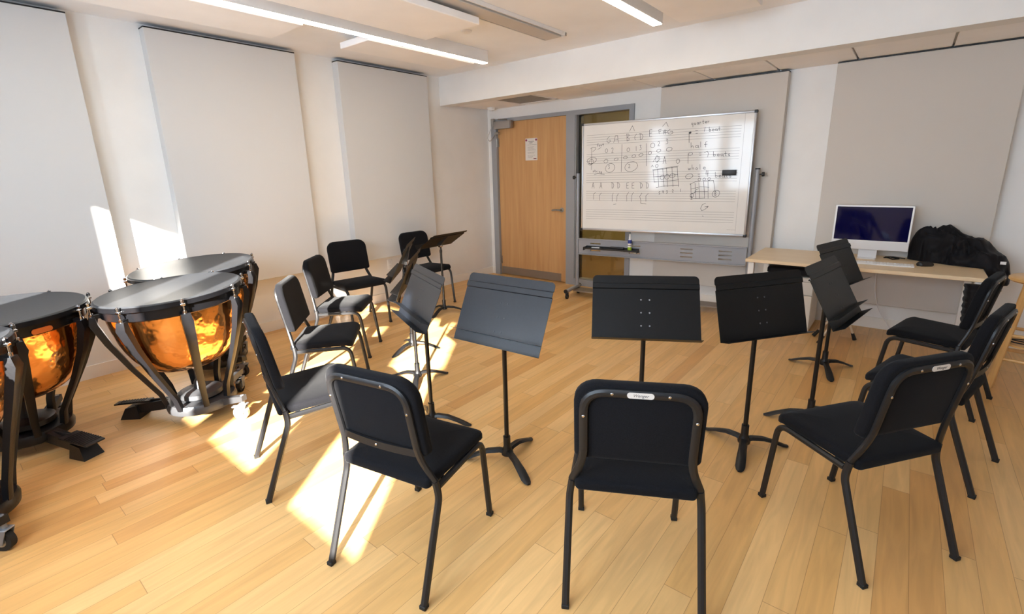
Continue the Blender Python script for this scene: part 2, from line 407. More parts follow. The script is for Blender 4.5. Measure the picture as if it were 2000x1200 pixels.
h.build('door_handle', 'steel', dr)
for z in (1.86, .22):
    h = MB(); h.tube([(DX0-.004, -.006, z-.055), (DX0-.004, -.006, z+.055)], .008, 10); h.box(DX0-.022, DX0+.02, .004, .019, z-.055, z+.055); h.build('hinge', 'steel', dr)
MB().box(GX0, GX1, .05, .056, .085, 2.11).build('glass_pane', 'glass', dr, 0)
MB().box(GX0, GX0+.03, .058, .118, .085, 2.11).build('frame_shadow_strip', 'black_plastic', dr, 0)  # black strip modelled in place of the frame's shadow beside the glass
# closer
c = empty('door_closer', (.3, -.034, 2.085), 0, 'grey metal closer box at the top hinge corner of the wooden door', 'door closer')
MB().box(-.13, .15, -.045, .012, -.055, .045, r=.005).build('body', 'closer', c)
MB().box(.15, .172, -.042, .01, -.052, .042, r=.004).build('end_cap', 'kick', c)
MB().box(-.175, -.131, -.05, -.012, -.02, .085, r=.004).build('end_block', 'closer', c)
MB().tube(smooth_path([(.09, -.02, .05), (.1, -.06, .062), (-.02, -.085, .066), (-.05, -.01, .07), (.05, .005, .066)], .02), .006, 8).build('arm', 'kick', c)
MB().tube(smooth_path([(-.16, -.04, -.02), (-.2, -.055, -.09), (-.235, -.06, -.17), (-.2, -.05, -.215), (-.15, -.045, -.16), (-.1, -.04, -.11)], .035), .0055, 8).build('cable', 'closer', c)
MB().box(-.115, -.06, -.045, .0, -.125, -.09, r=.005).build('cable_clamp', 'steel', c)
# poster
p_ = empty('notice_sheet', (.735, .018, 1.745), 0, 'white printed notice with two magenta magnets on the wooden door', 'notice')
MB().box(-.098, .098, -.002, 0, -.14, .14).build('paper_sheet', 'paper', p_, 0)
for s in (-1, 1):
    MB().lathe([(.001, 0), (.014, 0), (.013, .004), (.001, .005)], 20, Matrix.Translation((s*.08, -.002, .118)) @ Matrix.Rotation(R(90), 4, 'X')).build('magnet', 'magenta', p_)
t = MB()
for zz, a, b2 in ((.1, -.045, .035), (.082, -.03, .022)):
    x = a
    while x < b2: w = random.uniform(.006, .013); t.box(x, x+w, -.0026, -.002, zz-.004, zz+.004); x += w+.003
for k in range(13):
    zz = .058-k*.0135
    if k in (1, 6, 9): continue
    x = -.06; e = random.uniform(.0, .085)
    while x < e: w = random.uniform(.006, .02); t.box(x, x+w, -.0024, -.002, zz-.0012, zz+.0012); x += w+.003
t.build('printed_text', 'ink', p_, 0)
MB().box(.035, .082, -.0026, -.002, -.127, -.115).build('logo_block', 'maroon', p_, 0)
# corridor behind the sidelight
b = MB(); b.box(-.3, 5.0, 2.6, 2.7, 0, 2.7); b.box(-.4, -.3, .15, 2.7, 0, 2.7); b.box(5.0, 5.1, .15, 2.7, 0, 2.7); b.box(-.4, 5.1, .15, 2.7, 2.6, 2.7)
struct(b, 'wall_corridor', 'corr')
b = MB(); b.box(-.3, 5.0, .15, 2.6, 0.0, .004); struct(b, 'floor_corridor', 'corr_floor')
# outlet
o = empty('wall_outlet', (.001, -1.85, .43), 0, 'white double power outlet low on the wall behind the music stands', 'outlet')
MB().box(0, .006, -.036, .036, -.058, .058, r=.002).build('cover_plate', 'white_plastic', o)
for z in (-.025, .025): MB().box(.006, .009, -.016, .016, z-.016, z+.016, r=.003).build('socket', 'fixture', o)

# ---------------------------------------------------------------- whiteboard on wheels
A = .117
WS = .9722; WO = Vector((1.7655, -.4103, .0404)); FZ = -.0416
wbE = empty('rolling_whiteboard', WO, A, 'large wheeled whiteboard with music staves and handwritten notes in front of the sidelight', 'whiteboard')
wbE.scale = (WS, WS, WS)
MB().box(.02, 1.78, -.002, .016, .79, 1.96).build('board_surface', 'wb', wbE, 0)
f = MB()
for a in ((0, 1.8, .765, .79), (0, 1.8, 1.95, 1.972)): f.box(a[0]+.012, a[1]-.012, -.012, .024, a[2], a[3], r=.004)
for a in ((0, .02), (1.78, 1.8)): f.box(a[0], a[1], -.012, .024, .777, 1.96, r=.004)
f.build('board_frame', 'alu', wbE)
for x in (.008, 1.792):
    for z in (.775, 1.962): MB().box(x-.016, x+.016, -.015, .027, z-.014, z+.014, r=.005).build('corner_cap', 'black_plastic', wbE)
s = MB()
for zt in (1.842, 1.634, 1.422, 1.218, 1.007):
    for k in range(5):
        z = zt-.0258*k; s.box(.058, 1.675, -.0028, -.002, z-.0011, z+.0011)
s.box(1.70, 1.7015, -.0028, -.002, .80, 1.95)
for k in range(9): s.box(1.62+k*.009, 1.626+k*.009, -.0028, -.002, .83, .833)
s.build('staff_lines', 'wbline', wbE, 0)
STROKES = "560,1858 590,1913 616,1858;915,1884 950,1923 973,1880;335,1818 307,1796 302,1765 322,1748 343,1761 342,1779 322,1777;383,1749 400,1822 426,1821 436,1746;388,1776 432,1779;531,1833 535,1759;525,1829 550,1831 557,1813 536,1797 558,1784 556,1764 534,1759;639,1826 621,1804 622,1774 631,1763;678,1827 681,1765;668,1827 696,1823 711,1797 702,1770 681,1765;805,1858 778,1857 781,1789 808,1789;780,1824 804,1825;904,1856 876,1851 882,1813;879,1833 900,1836;934,1849 932,1805;949,1850 950,1804;922,1835 962,1838;923,1819 963,1820;994,1850 970,1832 977,1808 1002,1801 1026,1812 1020,1829 996,1828;202,1750 195,1749 194,1738 195,1714;188,1731 202,1732;215,1732 211,1726 212,1718 218,1717 222,1724 215,1732;231,1733 232,1718;232,1727 238,1733 242,1727 242,1718;257,1749 258,1721 263,1719;251,1735 265,1736;194,1684 234,1704;108,1696 134,1713 167,1707 170,1688 135,1663;122,1700 121,1463;182,1574 176,1558 160,1543 136,1534 110,1531 87,1535 71,1546 67,1561 74,1577 91,1591 116,1599 142,1601 164,1596 178,1585 181,1570;147,1554 145,1542 137,1532 125,1525 112,1524 100,1528 92,1537 90,1548 93,1560 102,1570 114,1575 127,1576 138,1571 146,1562 147,1551;77,1524 107,1513 131,1534;313,1668 312,1658 308,1650 302,1646 296,1645 290,1649 286,1656 285,1666 287,1675 291,1683 297,1687 303,1687 308,1682 312,1675 313,1665;358,1685 368,1695 379,1684 373,1665 362,1641 382,1643;479,1725 479,1432;750,1722 762,1489;568,1667 567,1658 563,1650 557,1646 550,1645 543,1649 539,1656 537,1665 539,1674 544,1681 550,1685 557,1685 563,1681 567,1674 568,1665;639,1697 641,1651;678,1707 693,1708 684,1688 697,1677 693,1660 678,1657;842,1701 840,1690 834,1681 825,1676 814,1675 805,1678 798,1687 796,1697 799,1708 805,1717 815,1722 825,1722 834,1717 840,1709 842,1698;872,1728 882,1737 892,1727 887,1711 876,1690 896,1691;957,1754 975,1754 965,1736 979,1725 975,1709 957,1705;319,1555 317,1545 311,1537 301,1532 291,1531 281,1534 275,1541 273,1550 276,1560 283,1568 292,1573 303,1573 312,1569 318,1562 319,1553;441,1572 439,1566 432,1561 422,1557 410,1556 400,1557 393,1561 391,1567 394,1572 402,1578 412,1581 424,1582 433,1580 440,1576 441,1571;545,1587 543,1580 536,1574 527,1570 517,1569 508,1571 502,1576 500,1582 503,1589 510,1594 519,1598 529,1599 538,1597 543,1592 544,1585;639,1599 637,1592 631,1586 623,1582 613,1581 604,1583 598,1588 596,1594 599,1601 605,1606 614,1610 624,1611 632,1608 638,1604 639,1597;720,1608 718,1602 711,1596 702,1592 691,1591 681,1592 675,1597 673,1603 676,1610 683,1615 692,1619 703,1620 712,1618 718,1613 720,1607;812,1624 810,1617 805,1611 798,1607 789,1606 781,1609 776,1613 774,1620 776,1627 782,1633 790,1636 798,1637 806,1634 811,1629 812,1622;909,1644 907,1637 901,1631 892,1627 882,1625 873,1627 866,1632 864,1639 867,1645 874,1651 883,1655 893,1656 902,1653 908,1648 909,1642;1025,1655 1023,1646 1014,1637 1002,1632 989,1631 976,1633 968,1639 965,1648 969,1657 978,1665 990,1670 1004,1671 1015,1667 1023,1661 1025,1652;403,1485 398,1462 383,1443 360,1430 335,1427 312,1435 297,1451 292,1472 299,1494 316,1513 339,1524 364,1526 385,1517 399,1501 403,1479;326,1507 339,1508 331,1492 341,1484 338,1470 325,1467;664,1496 658,1472 638,1451 609,1436 576,1432 546,1439 526,1455 520,1478 528,1502 550,1523 580,1535 613,1538 641,1530 659,1512 664,1490;559,1505 568,1513 578,1504 573,1490 562,1472 582,1473;150,1449 143,1449 142,1444 150,1440 148,1436 141,1437;164,1460 165,1436 170,1434;159,1448 172,1449;179,1445 181,1432;180,1440 184,1445 188,1444;201,1442 201,1430;201,1449 201,1448;217,1441 218,1428;218,1436 223,1441 227,1435 227,1428;246,1438 239,1438 237,1432 241,1427 246,1435 246,1420 242,1415 237,1418;157,1406 199,1418 282,1406;132,1253 145,1317 160,1253;136,1275 157,1279;229,1253 241,1316 256,1253;233,1275 253,1278;374,1315 376,1252;366,1315 387,1311 398,1286 391,1258 376,1252;443,1314 445,1252;435,1314 456,1311 467,1286 460,1258 445,1252;569,1313 546,1310 548,1251 571,1252;547,1282 567,1284;632,1312 609,1309 611,1251 634,1252;610,1282 630,1283;703,1311 705,1251;695,1312 715,1308 726,1284 720,1257 705,1251;771,1311 773,1250;763,1311 783,1308 794,1283 788,1256 773,1250;179,1207 153,1187 154,1126;248,1199 226,1171 227,1115;393,1199 380,1166 384,1106;456,1193 438,1166 437,1106;575,1210 551,1172 554,1108;628,1208 610,1172 610,1108;724,1199 701,1162 717,1109;795,1194 769,1168 772,1110;399,1071 431,1076;712,1106 715,1088 776,1080;831,1444 1100,1478;836,1438 1086,1468;845,1370 1100,1390;851,1315 1109,1335;877,1256 959,1273 1117,1280;836,1446 855,1315;884,1452 906,1266;939,1458 962,1266;977,1462 1000,1266;1034,1469 1057,1265;1088,1475 1113,1265;888,1486 887,1479 883,1472 878,1468 871,1468 865,1470 861,1476 860,1483 861,1490 865,1496 871,1500 878,1500 884,1497 887,1491 888,1484;1110,1529 1109,1519 1104,1511 1097,1505 1089,1504 1082,1508 1076,1515 1075,1525 1076,1535 1081,1543 1089,1547 1097,1547 1104,1543 1109,1536 1110,1526;964,1369 962,1359 955,1350 945,1344 934,1342 924,1345 917,1353 914,1362 917,1373 924,1381 935,1387 946,1387 955,1384 962,1376 964,1366;1010,1372 1008,1361 1002,1351 993,1345 983,1344 974,1348 967,1355 965,1366 967,1377 974,1386 983,1392 993,1392 1002,1388 1008,1380 1010,1369;1072,1384 1069,1374 1062,1365 1050,1359 1038,1357 1026,1360 1018,1367 1015,1376 1019,1386 1027,1395 1038,1401 1051,1402 1062,1398 1070,1391 1072,1381;939,1507 951,1580 971,1506;943,1533 966,1536;832,1527 861,1577 897,1580 902,1550 874,1526;887,1558 886,1543 883,1531 877,1523 870,1523 864,1529 860,1541 858,1556 859,1571 863,1583 869,1590 875,1589 881,1582 886,1570 887,1554;814,1475 825,1495 837,1475;922,1214 911,1212 910,1201 920,1198 919,1186 910,1185;949,1226 947,1209 961,1212;959,1226 957,1197;989,1225 1000,1225 994,1215 1002,1209 1000,1200 989,1197;1049,1230 1055,1236 1062,1230 1059,1220 1052,1208 1065,1209;1137,1242 1137,1214;1235,1294 1286,1316 1456,1326;1243,1240 1338,1264 1419,1257;1251,1190 1293,1212 1408,1212;1261,1140 1379,1150;1235,1294 1252,1145;1278,1300 1296,1145;1316,1306 1335,1145;1363,1313 1383,1146;1405,1319 1418,1146;1456,1326 1478,1224;1524,1201 1522,1185 1513,1170 1499,1161 1483,1158 1468,1163 1458,1174 1454,1189 1458,1206 1467,1219 1482,1228 1498,1229 1512,1224 1521,1212 1524,1197;1478,1216 1482,1173;1476,1213 1486,1216 1490,1205 1481,1195 1491,1188 1491,1176 1481,1173;1331,1339 1330,1332 1327,1326 1322,1323 1317,1322 1311,1324 1308,1329 1306,1335 1308,1342 1311,1348 1316,1351 1322,1351 1327,1349 1330,1343 1331,1337;1378,1339 1378,1332 1375,1327 1370,1323 1364,1322 1359,1324 1355,1329 1354,1336 1355,1342 1359,1348 1364,1351 1369,1351 1374,1349 1377,1344 1378,1337;1425,1342 1424,1336 1421,1330 1417,1326 1411,1326 1406,1328 1402,1333 1401,1339 1402,1346 1406,1351 1410,1354 1416,1355 1421,1352 1424,1347 1425,1341;1280,1200 1287,1230 1320,1244;1272,1178 1271,1168 1267,1159 1260,1154 1252,1153 1245,1156 1239,1163 1237,1173 1239,1183 1244,1191 1251,1196 1259,1197 1266,1193 1271,1185 1272,1175;1243,1159 1250,1165 1259,1159 1255,1148 1246,1135 1261,1136;1230,1294 1232,1284;1396,1096 1365,1081 1351,1041 1364,1019 1392,1031 1424,1064;1390,1059 1423,1066 1415,1047;1373,965 1383,963;1219,1894 1209,1896 1206,1887 1212,1879 1219,1884 1219,1894 1220,1857;1232,1897 1234,1882 1241,1879 1246,1887 1245,1896 1248,1879;1274,1897 1262,1898 1258,1890 1263,1881 1274,1885 1274,1897 1276,1880 1280,1878;1285,1900 1287,1883;1286,1893 1291,1900 1297,1898;1316,1919 1318,1886 1324,1884;1309,1903 1326,1904;1337,1894 1352,1894 1349,1902 1340,1902 1337,1892 1344,1885 1355,1887;1362,1905 1365,1888;1363,1898 1368,1904 1375,1902;1188,1802 1194,1707;1208,1805 1208,1801 1204,1798 1200,1796 1195,1795 1190,1796 1187,1799 1186,1803 1187,1807 1190,1810 1195,1812 1200,1812 1205,1811 1208,1808 1208,1804;1204,1804 1203,1802 1201,1800 1199,1799 1196,1799 1193,1800 1191,1801 1190,1803 1191,1805 1193,1807 1196,1808 1199,1808 1202,1808 1203,1806 1204,1804;1200,1804 1200,1803 1199,1802 1198,1802 1197,1802 1195,1802 1195,1803 1194,1803 1195,1804 1195,1805 1197,1806 1198,1806 1199,1805 1200,1805 1200,1804;1248,1819 1270,1820;1253,1793 1270,1794;1340,1846 1333,1808;1378,1847 1381,1806;1380,1819 1390,1823 1398,1814 1391,1805 1381,1806;1409,1816 1427,1816 1422,1824 1412,1824 1409,1814 1417,1806 1429,1808;1455,1824 1441,1825 1436,1817 1442,1808 1454,1812 1455,1824 1457,1807 1462,1805;1472,1845 1474,1811 1482,1809;1464,1829 1483,1830;1213,1706 1217,1652;1216,1666 1229,1674 1237,1667 1239,1651;1286,1675 1265,1676 1257,1665 1266,1654 1284,1659 1286,1675 1288,1653 1295,1650;1306,1710 1309,1657;1369,1708 1357,1706 1355,1691 1358,1656;1343,1681 1371,1682;1234,1598 1233,1591 1227,1585 1218,1581 1209,1580 1200,1582 1194,1586 1192,1593 1195,1599 1201,1605 1209,1609 1219,1609 1227,1607 1233,1602 1234,1596;1191,1594 1195,1501;1298,1599 1320,1600;1302,1578 1322,1579;1350,1604 1378,1613 1390,1593 1382,1556;1435,1610 1438,1565;1437,1579 1449,1583 1459,1574 1451,1564 1438,1565;1472,1574 1493,1574 1488,1583 1476,1583 1472,1571 1482,1563 1496,1566;1527,1582 1510,1582 1505,1573 1512,1564 1526,1568 1527,1582 1529,1563 1535,1560;1547,1603 1550,1565 1559,1563;1538,1584 1561,1586;1591,1581 1579,1581 1577,1574 1592,1568 1589,1561 1576,1564;1200,1454 1206,1434 1213,1449 1219,1433 1227,1454;1237,1486 1241,1435;1240,1448 1250,1456 1257,1450 1259,1435;1284,1457 1276,1449 1279,1437 1290,1436 1296,1446 1284,1457;1314,1488 1318,1438;1349,1449 1370,1450 1365,1460 1352,1459 1348,1447 1358,1438 1373,1441;1252,1377 1249,1366 1239,1356 1224,1349 1207,1346 1192,1349 1182,1356 1178,1366 1182,1377 1193,1387 1208,1393 1225,1395 1240,1392 1249,1384 1252,1374;1301,1389 1320,1390;1306,1367 1323,1369;1381,1425 1379,1389 1402,1394;1397,1424 1397,1365;1468,1407 1472,1358;1471,1373 1482,1378 1491,1368 1484,1356 1472,1358;1504,1367 1524,1367 1519,1378 1507,1377 1504,1364 1513,1355 1527,1359;1556,1375 1540,1376 1535,1366 1542,1355 1555,1360 1556,1375 1559,1355 1564,1352;1575,1397 1579,1356 1587,1354;1567,1377 1588,1379;1617,1373 1606,1373 1604,1366 1619,1359 1615,1352 1603,1354"
w = MB()
for st in STROKES.split(';'):
    P = [tuple(int(q)/1000 for q in pr.split(',')) for pr in st.split()]
    # refine with gentle curve
    Q = [Vector((a, 0, b)) for a, b in P]
    hw = .0018
    for i in range(len(Q)-1):
        d = Q[i+1]-Q[i]
        if d.length < 1e-4: continue
        d.normalize(); n_ = Vector((-d.z, 0, d.x))*hw; e = d*hw*.8
        v = [Q[i]-e+n_, Q[i+1]+e+n_, Q[i+1]+e-n_, Q[i]-e-n_]
        w.add([(p.x, -.0034, p.z) for p in v], [(0, 1, 2, 3)])
w.build('handwriting', 'marker', wbE, 0)
for x in (-.055, 1.85):
    MB().tube([(x, .02, .1+FZ), (x, .02, 1.425)], .021, 16).build('post', 'grey_steel', wbE)
    MB().lathe([(.001, 0), (.023, 0), (.023, .012), (.001, .012)], 16, Matrix.Translation((x, .02, 1.425))).build('post_cap', 'black_plastic', wbE)
    sg = -1 if x < 0 else 1
    MB().lathe([(.001, 0), (.006, 0), (.006, .018), (.02, .02), (.022, .03), (.02, .044), (.001, .046)], 14, Matrix.Translation((x+sg*.02, .02, 1.378)) @ Matrix.Rotation(sg*pi/2, 4, 'Y')).build('pivot_knob', 'black_plastic', wbE)
    ft = MB().tube([(x, -.30, .1+FZ), (x, .08, .1+FZ)], .023, 14).build('foot', 'grey_steel', wbE)
    for yy in (-.30, .08):
        e_ = -1 if yy < 0 else 1
        MB().tube([(x, yy, .1+FZ), (x, yy+e_*.012, .1+FZ)], .0245, 14).build('end_cap', 'black_plastic', ft)
        cs = MB(); cs.tube([(x-.011, yy-e_*.03, .03+FZ), (x+.011, yy-e_*.03, .03+FZ)], .03, 18); cs.box(x-.017, x+.017, yy-e_*.03-.014, yy-e_*.03+.014, .035+FZ, .08+FZ, r=.004)
        cs.build('caster', 'black_plastic', ft)
sp = MB(); sx0, sx1, sz0, sz1 = -.03, 1.825, .478, .65
slots = []
for x0 in (.12, .60, 1.17, 1.56):
    for k in range(3): slots.append((x0, x0+.13, .605-k*.042))
zs = [sz0]+[q for k in (2, 1, 0) for q in (.605-k*.042-.007, .605-k*.042+.007)]+[sz1]
for i in range(len(zs)-1):
    if i % 2 == 0: sp.box(sx0, sx1, .0, .006, zs[i], zs[i+1])
    else:
        cx = sx0
        for x0 in (.12, .60, 1.17, 1.56): sp.box(cx, x0, 0, .006, zs[i], zs[i+1]); cx = x0+.13
        sp.box(cx, sx1, 0, .006, zs[i], zs[i+1])
sp.box(sx0, sx1, -.022, .006, sz1, sz1+.012, r=.003); sp.box(sx0, sx1, -.022, .006, sz0-.012, sz0, r=.003)
sp.build('cross_panel', 'grey_steel', wbE, 0)
MB().box(-.05, 1.845, -.11, .07, .06+FZ, .075+FZ).build('base_shelf', 'kick', wbE, 0)
t = MB(); tm = Matrix.Translation((.07, -.09, .548))
t.box(0, .65, 0, .085, 0, .004); t.box(0, .65, -.003, 0, 0, .02, r=.001, seg=1); t.box(0, .65, .083, .087, 0, .03)
for x in (0, .646): t.box(x, x+.004, -.012, .085, -.012, .024)
t2 = MB(); t2.add(t.v, t.f, tm); t2.build('pen_tray', 'black_plastic', wbE, 0)
def on_board(u, y, z): u *= WS; y *= WS; return Vector((WO.x+u*cos(A)-y*sin(A), WO.y+u*sin(A)+y*cos(A), WO.z+z*WS))
o = empty('marker_pen', on_board(.21, -.045, .553), A+.05, 'white dry-erase marker pen lying in the black tray of the whiteboard stand', 'marker')
MB().tube([(-.05, 0, .009), (.045, 0, .009)], .009, 14).build('barrel', 'white_plastic', o); MB().tube([(.045, 0, .009), (.068, 0, .009)], [.0095, .008], 14).build('cap', 'black_plastic', o)
o = empty('board_eraser', on_board(.47, -.045, .553), A, 'black felt eraser lying in the tray beside the spray bottle', 'eraser', 'black board erasers')
MB().box(-.08, .08, -.026, .026, 0, .014, r=.003).build('felt_pad', 'fabric', o); MB().box(-.08, .08, -.026, .026, .0142, .034, r=.006).build('handle', 'black_plastic', o)
o = empty('board_eraser', on_board(1.6, -.004, 1.40), A, 'black rectangular eraser stuck on the whiteboard over the word beats', 'eraser', 'black board erasers')
MB().box(-.062, .062, -.014, 0, -.026, .026, r=.003).build('felt_pad', 'fabric', o); MB().box(-.062, .062, -.032, -.0142, -.026, .026, r=.005).build('handle', 'black_plastic', o)
o = empty('spray_bottle', on_board(.622, -.05, .553), A, 'small blue and green cleaner spray bottle with white nozzle on the tray', 'bottle')
MB().lathe([(.001, 0), (.02, 0), (.021, .004), (.021, .118), (.012, .13), (.001, .13)], 22).build('bottle_body', 'white_plastic', o)
MB().lathe([(.0213, .085), (.0216, .085), (.0216, .124), (.0213, .124)], 22, close=True).build('blue_label', 'blue', o)
MB().lathe([(.0213, .006), (.0216, .006), (.0216, .045), (.0213, .045)], 22, close=True).build('green_label', 'lime', o)
MB().lathe([(.0213, .06), (.0217, .06), (.0217, .068), (.0213, .068)], 22, close=True).build('printed_band', 'ink', o)
MB().lathe([(.001, .13), (.011, .13), (.0105, .16), (.008, .165), (.0075, .186), (.001, .188)], 18).build('nozzle', 'white_plastic', o)

# ---------------------------------------------------------------- chairs
def chair_pad(a, b, th, rs, edge=.014, dome=.006):
    rg = []
    for d, z in ((edge*1.2, 0), (.004, .003), (0, edge*.7), (0, th-edge), (edge*.3, th-edge*.35), (edge*1.1, th-.001), (edge*2.5, th+dome*.35), (edge*5, th+dome*.8), (min(a, b)*.75, th+dome)):
        r2 = [max(r-d, .002) for r in rs]
        rg.append([(x, y, z) for x, y in rrect(a-d, b-d, r2, 6)])
    return rg
M['plate'] = mat('silver_plate', (225, 224, 222), .35, .35)
def make_chair(plate):
    t = empty('padded_chair')
    # seat : local frame centred at y=.285
    def fs(x, y, z):
        ty = (y+.19)/.38
        return (x*(.945+.065*ty), .285+y, .394+z+.024*ty-.03*max(0, (ty-.72)/.28)**2)
    MB().rings(chair_pad(.212, .19, .042, [.045, .045, .02, .02]), fn=fs).build('seat', 'fabric', t, 50)
    # backrest: outline in x,z ; thickness forward (+y)
    tz = (.80-.518); sl = (.048-.101)/(.811-.518)
    def fb(x, zz, d):
        cz = .518+.151+zz; curve = .016*(1-(x/.203)**2)
        return (x, .101+(cz-.518)*sl+d+.002-curve*.6, cz)
    MB().rings(chair_pad(.203, .151, .044, [.075, .075, .022, .022], edge=.013, dome=.004), fn=fb).build('backrest', 'fabric', t, 50)
    def yb(z): return .101+(z-.518)*sl-.007
    # back frame: tube loop behind the pad
    hw, top = .172, .79
    path = [(-.21, .123, .42), (-hw, yb(.52), .52), (-hw, yb(top), top), (hw, yb(top), top), (hw, yb(.52), .52), (.21, .123, .42)]
    fr = MB().tube(smooth_path(path, [0, .05, .075, .075, .05, 0], 7), .0135, square=True, flat=.7, up=(0, 1, 0)).build('back_frame', 'chair_metal', t)
    cb = MB()
    n = 9
    for i in range(n-1):
        for_ = lambda u: (-.165+.33*u, yb(.537)+.001-.012*(1-(2*u-1)**2), )
        x0, y0 = for_(i/(n-1)); x1, y1 = for_((i+1)/(n-1))
        cb.add([(x0, y0-.005, .522), (x1, y1-.005, .522), (x1, y1-.005, .55), (x0, y0-.005, .55), (x0, y0+.005, .522), (x1, y1+.005, .522), (x1, y1+.005, .55), (x0, y0+.005, .55)],
               [(0, 1, 2, 3), (7, 6, 5, 4), (0, 4, 5, 1), (3, 2, 6, 7)]+([(0, 3, 7, 4)] if i == 0 else [])+([(1, 5, 6, 2)] if i == n-2 else []))
    if not plate: cb.build('cross_bar', 'chair_metal', t, 50)
    for x, z in ((-.085, top), (.085, top), (-hw, .70), (hw, .70), (0, .536)):
        if plate and x == 0: continue
        MB().lathe([(.001, 0), (.0048, 0), (.0048, .0012), (.003, .003), (.001, .003)], 12, Matrix.Translation((x, yb(z)-(.0095 if z != .536 else .0155), z)) @ Matrix.Rotation(R(90), 4, 'X')).build('screw', 'chrome', t)
    pl = [(x, z) for x, z in rrect(.04, .0095, .009, 5)]
    pm = Matrix.Translation((0, yb(top)-.0100, top)) @ Matrix.Rotation(R(90), 4, 'X')
    if plate:
      pt = MB().prism(pl, 0, .0015, pm).build('name_plate', 'plate', t)
      text_mesh('Wenger', .014, 'plate_lettering', 'ink', pt, pm @ Matrix.Translation((0, 0, .0016)))
    for s in (-1, 1):
        MB().tube(smooth_path([(s*.222, 0, .006), (s*.219, .128, .355), (s*.2135, .127, .395), (s*.21, .123, .42)], .05, 6), .0125, square=True, up=(0, 1, 0)).build('leg', 'chair_metal', t)
        l = MB().tube(smooth_path([(s*.21, .14, .388), (s*.2, .455, .392), (s*.196, .504, .006)], .055, 7), .0118, square=True, up=(1, 0, 0)).build('leg', 'chair_metal', t)
        for ch, x, y in ((t.children[-2], .222, 0), (l, .196, .504)):
            MB().box(s*x-.0128, s*x+.0128, y-.0128, y+.0128, 0, .016, r=.002, seg=1).build('glide', 'rubber', ch)
    MB().box(-.2, .2, .17, .19, .384, .4).box(-.195, .195, .40, .42, .384, .4).build('seat_frame', 'chair_metal', t)
    return t
CH = [
 (3.361, -4.5, .207, 'black upholstered chair seen from behind, its back half sunlit, between the drums and centre chair'),
 (4.157, -4.048, .485, 'black upholstered chair seen squarely from behind, metal nameplate on top of its back'),
 (4.878, -3.263, .942, 'black upholstered chair with nameplate, largest in the row of three by the stool'),
 (5.146, -2.369, 1.31, 'black upholstered chair, middle of the row of three facing away from the stool'),
 (5.202, -1.49, 1.323, 'black upholstered chair beside the desk end, its back below the hanging black cloth'),
 (2.366, -4.46, -.3, 'dark upholstered chair seen edge-on beside the copper drum, standing in the sunlight'),
 (1.583, -3.914, -.72, 'grey-looking sunlit chair second out from the drums, facing the fallen light'),
 (.915, -3.354, -.849, 'sunlit chair just in front of the frontal black chair against the wall'),
 (.219, -2.566, -1.716, 'black upholstered chair facing forward against the wall between two wall panels'),
 (.238, -1.726, -1.561, 'black upholstered chair by the room corner behind the flat tilted music stand'),
]
CH[6] = CH[6][:3]+('dark chair with a sunlit seat corner next to the edge-on chair by the drums',)
ch0 = make_chair(False); ch1 = make_chair(True)
for i, (x, y, a, lb) in enumerate(CH):
    o = ch0 if i == 0 else ch1 if i == 1 else copy_tree(ch1 if i == 2 else ch0)
    o.location = (x, y, 0); o.rotation_euler = (0, 0, a); tag(o, lb, 'chair', 'black padded chairs set in a circle')

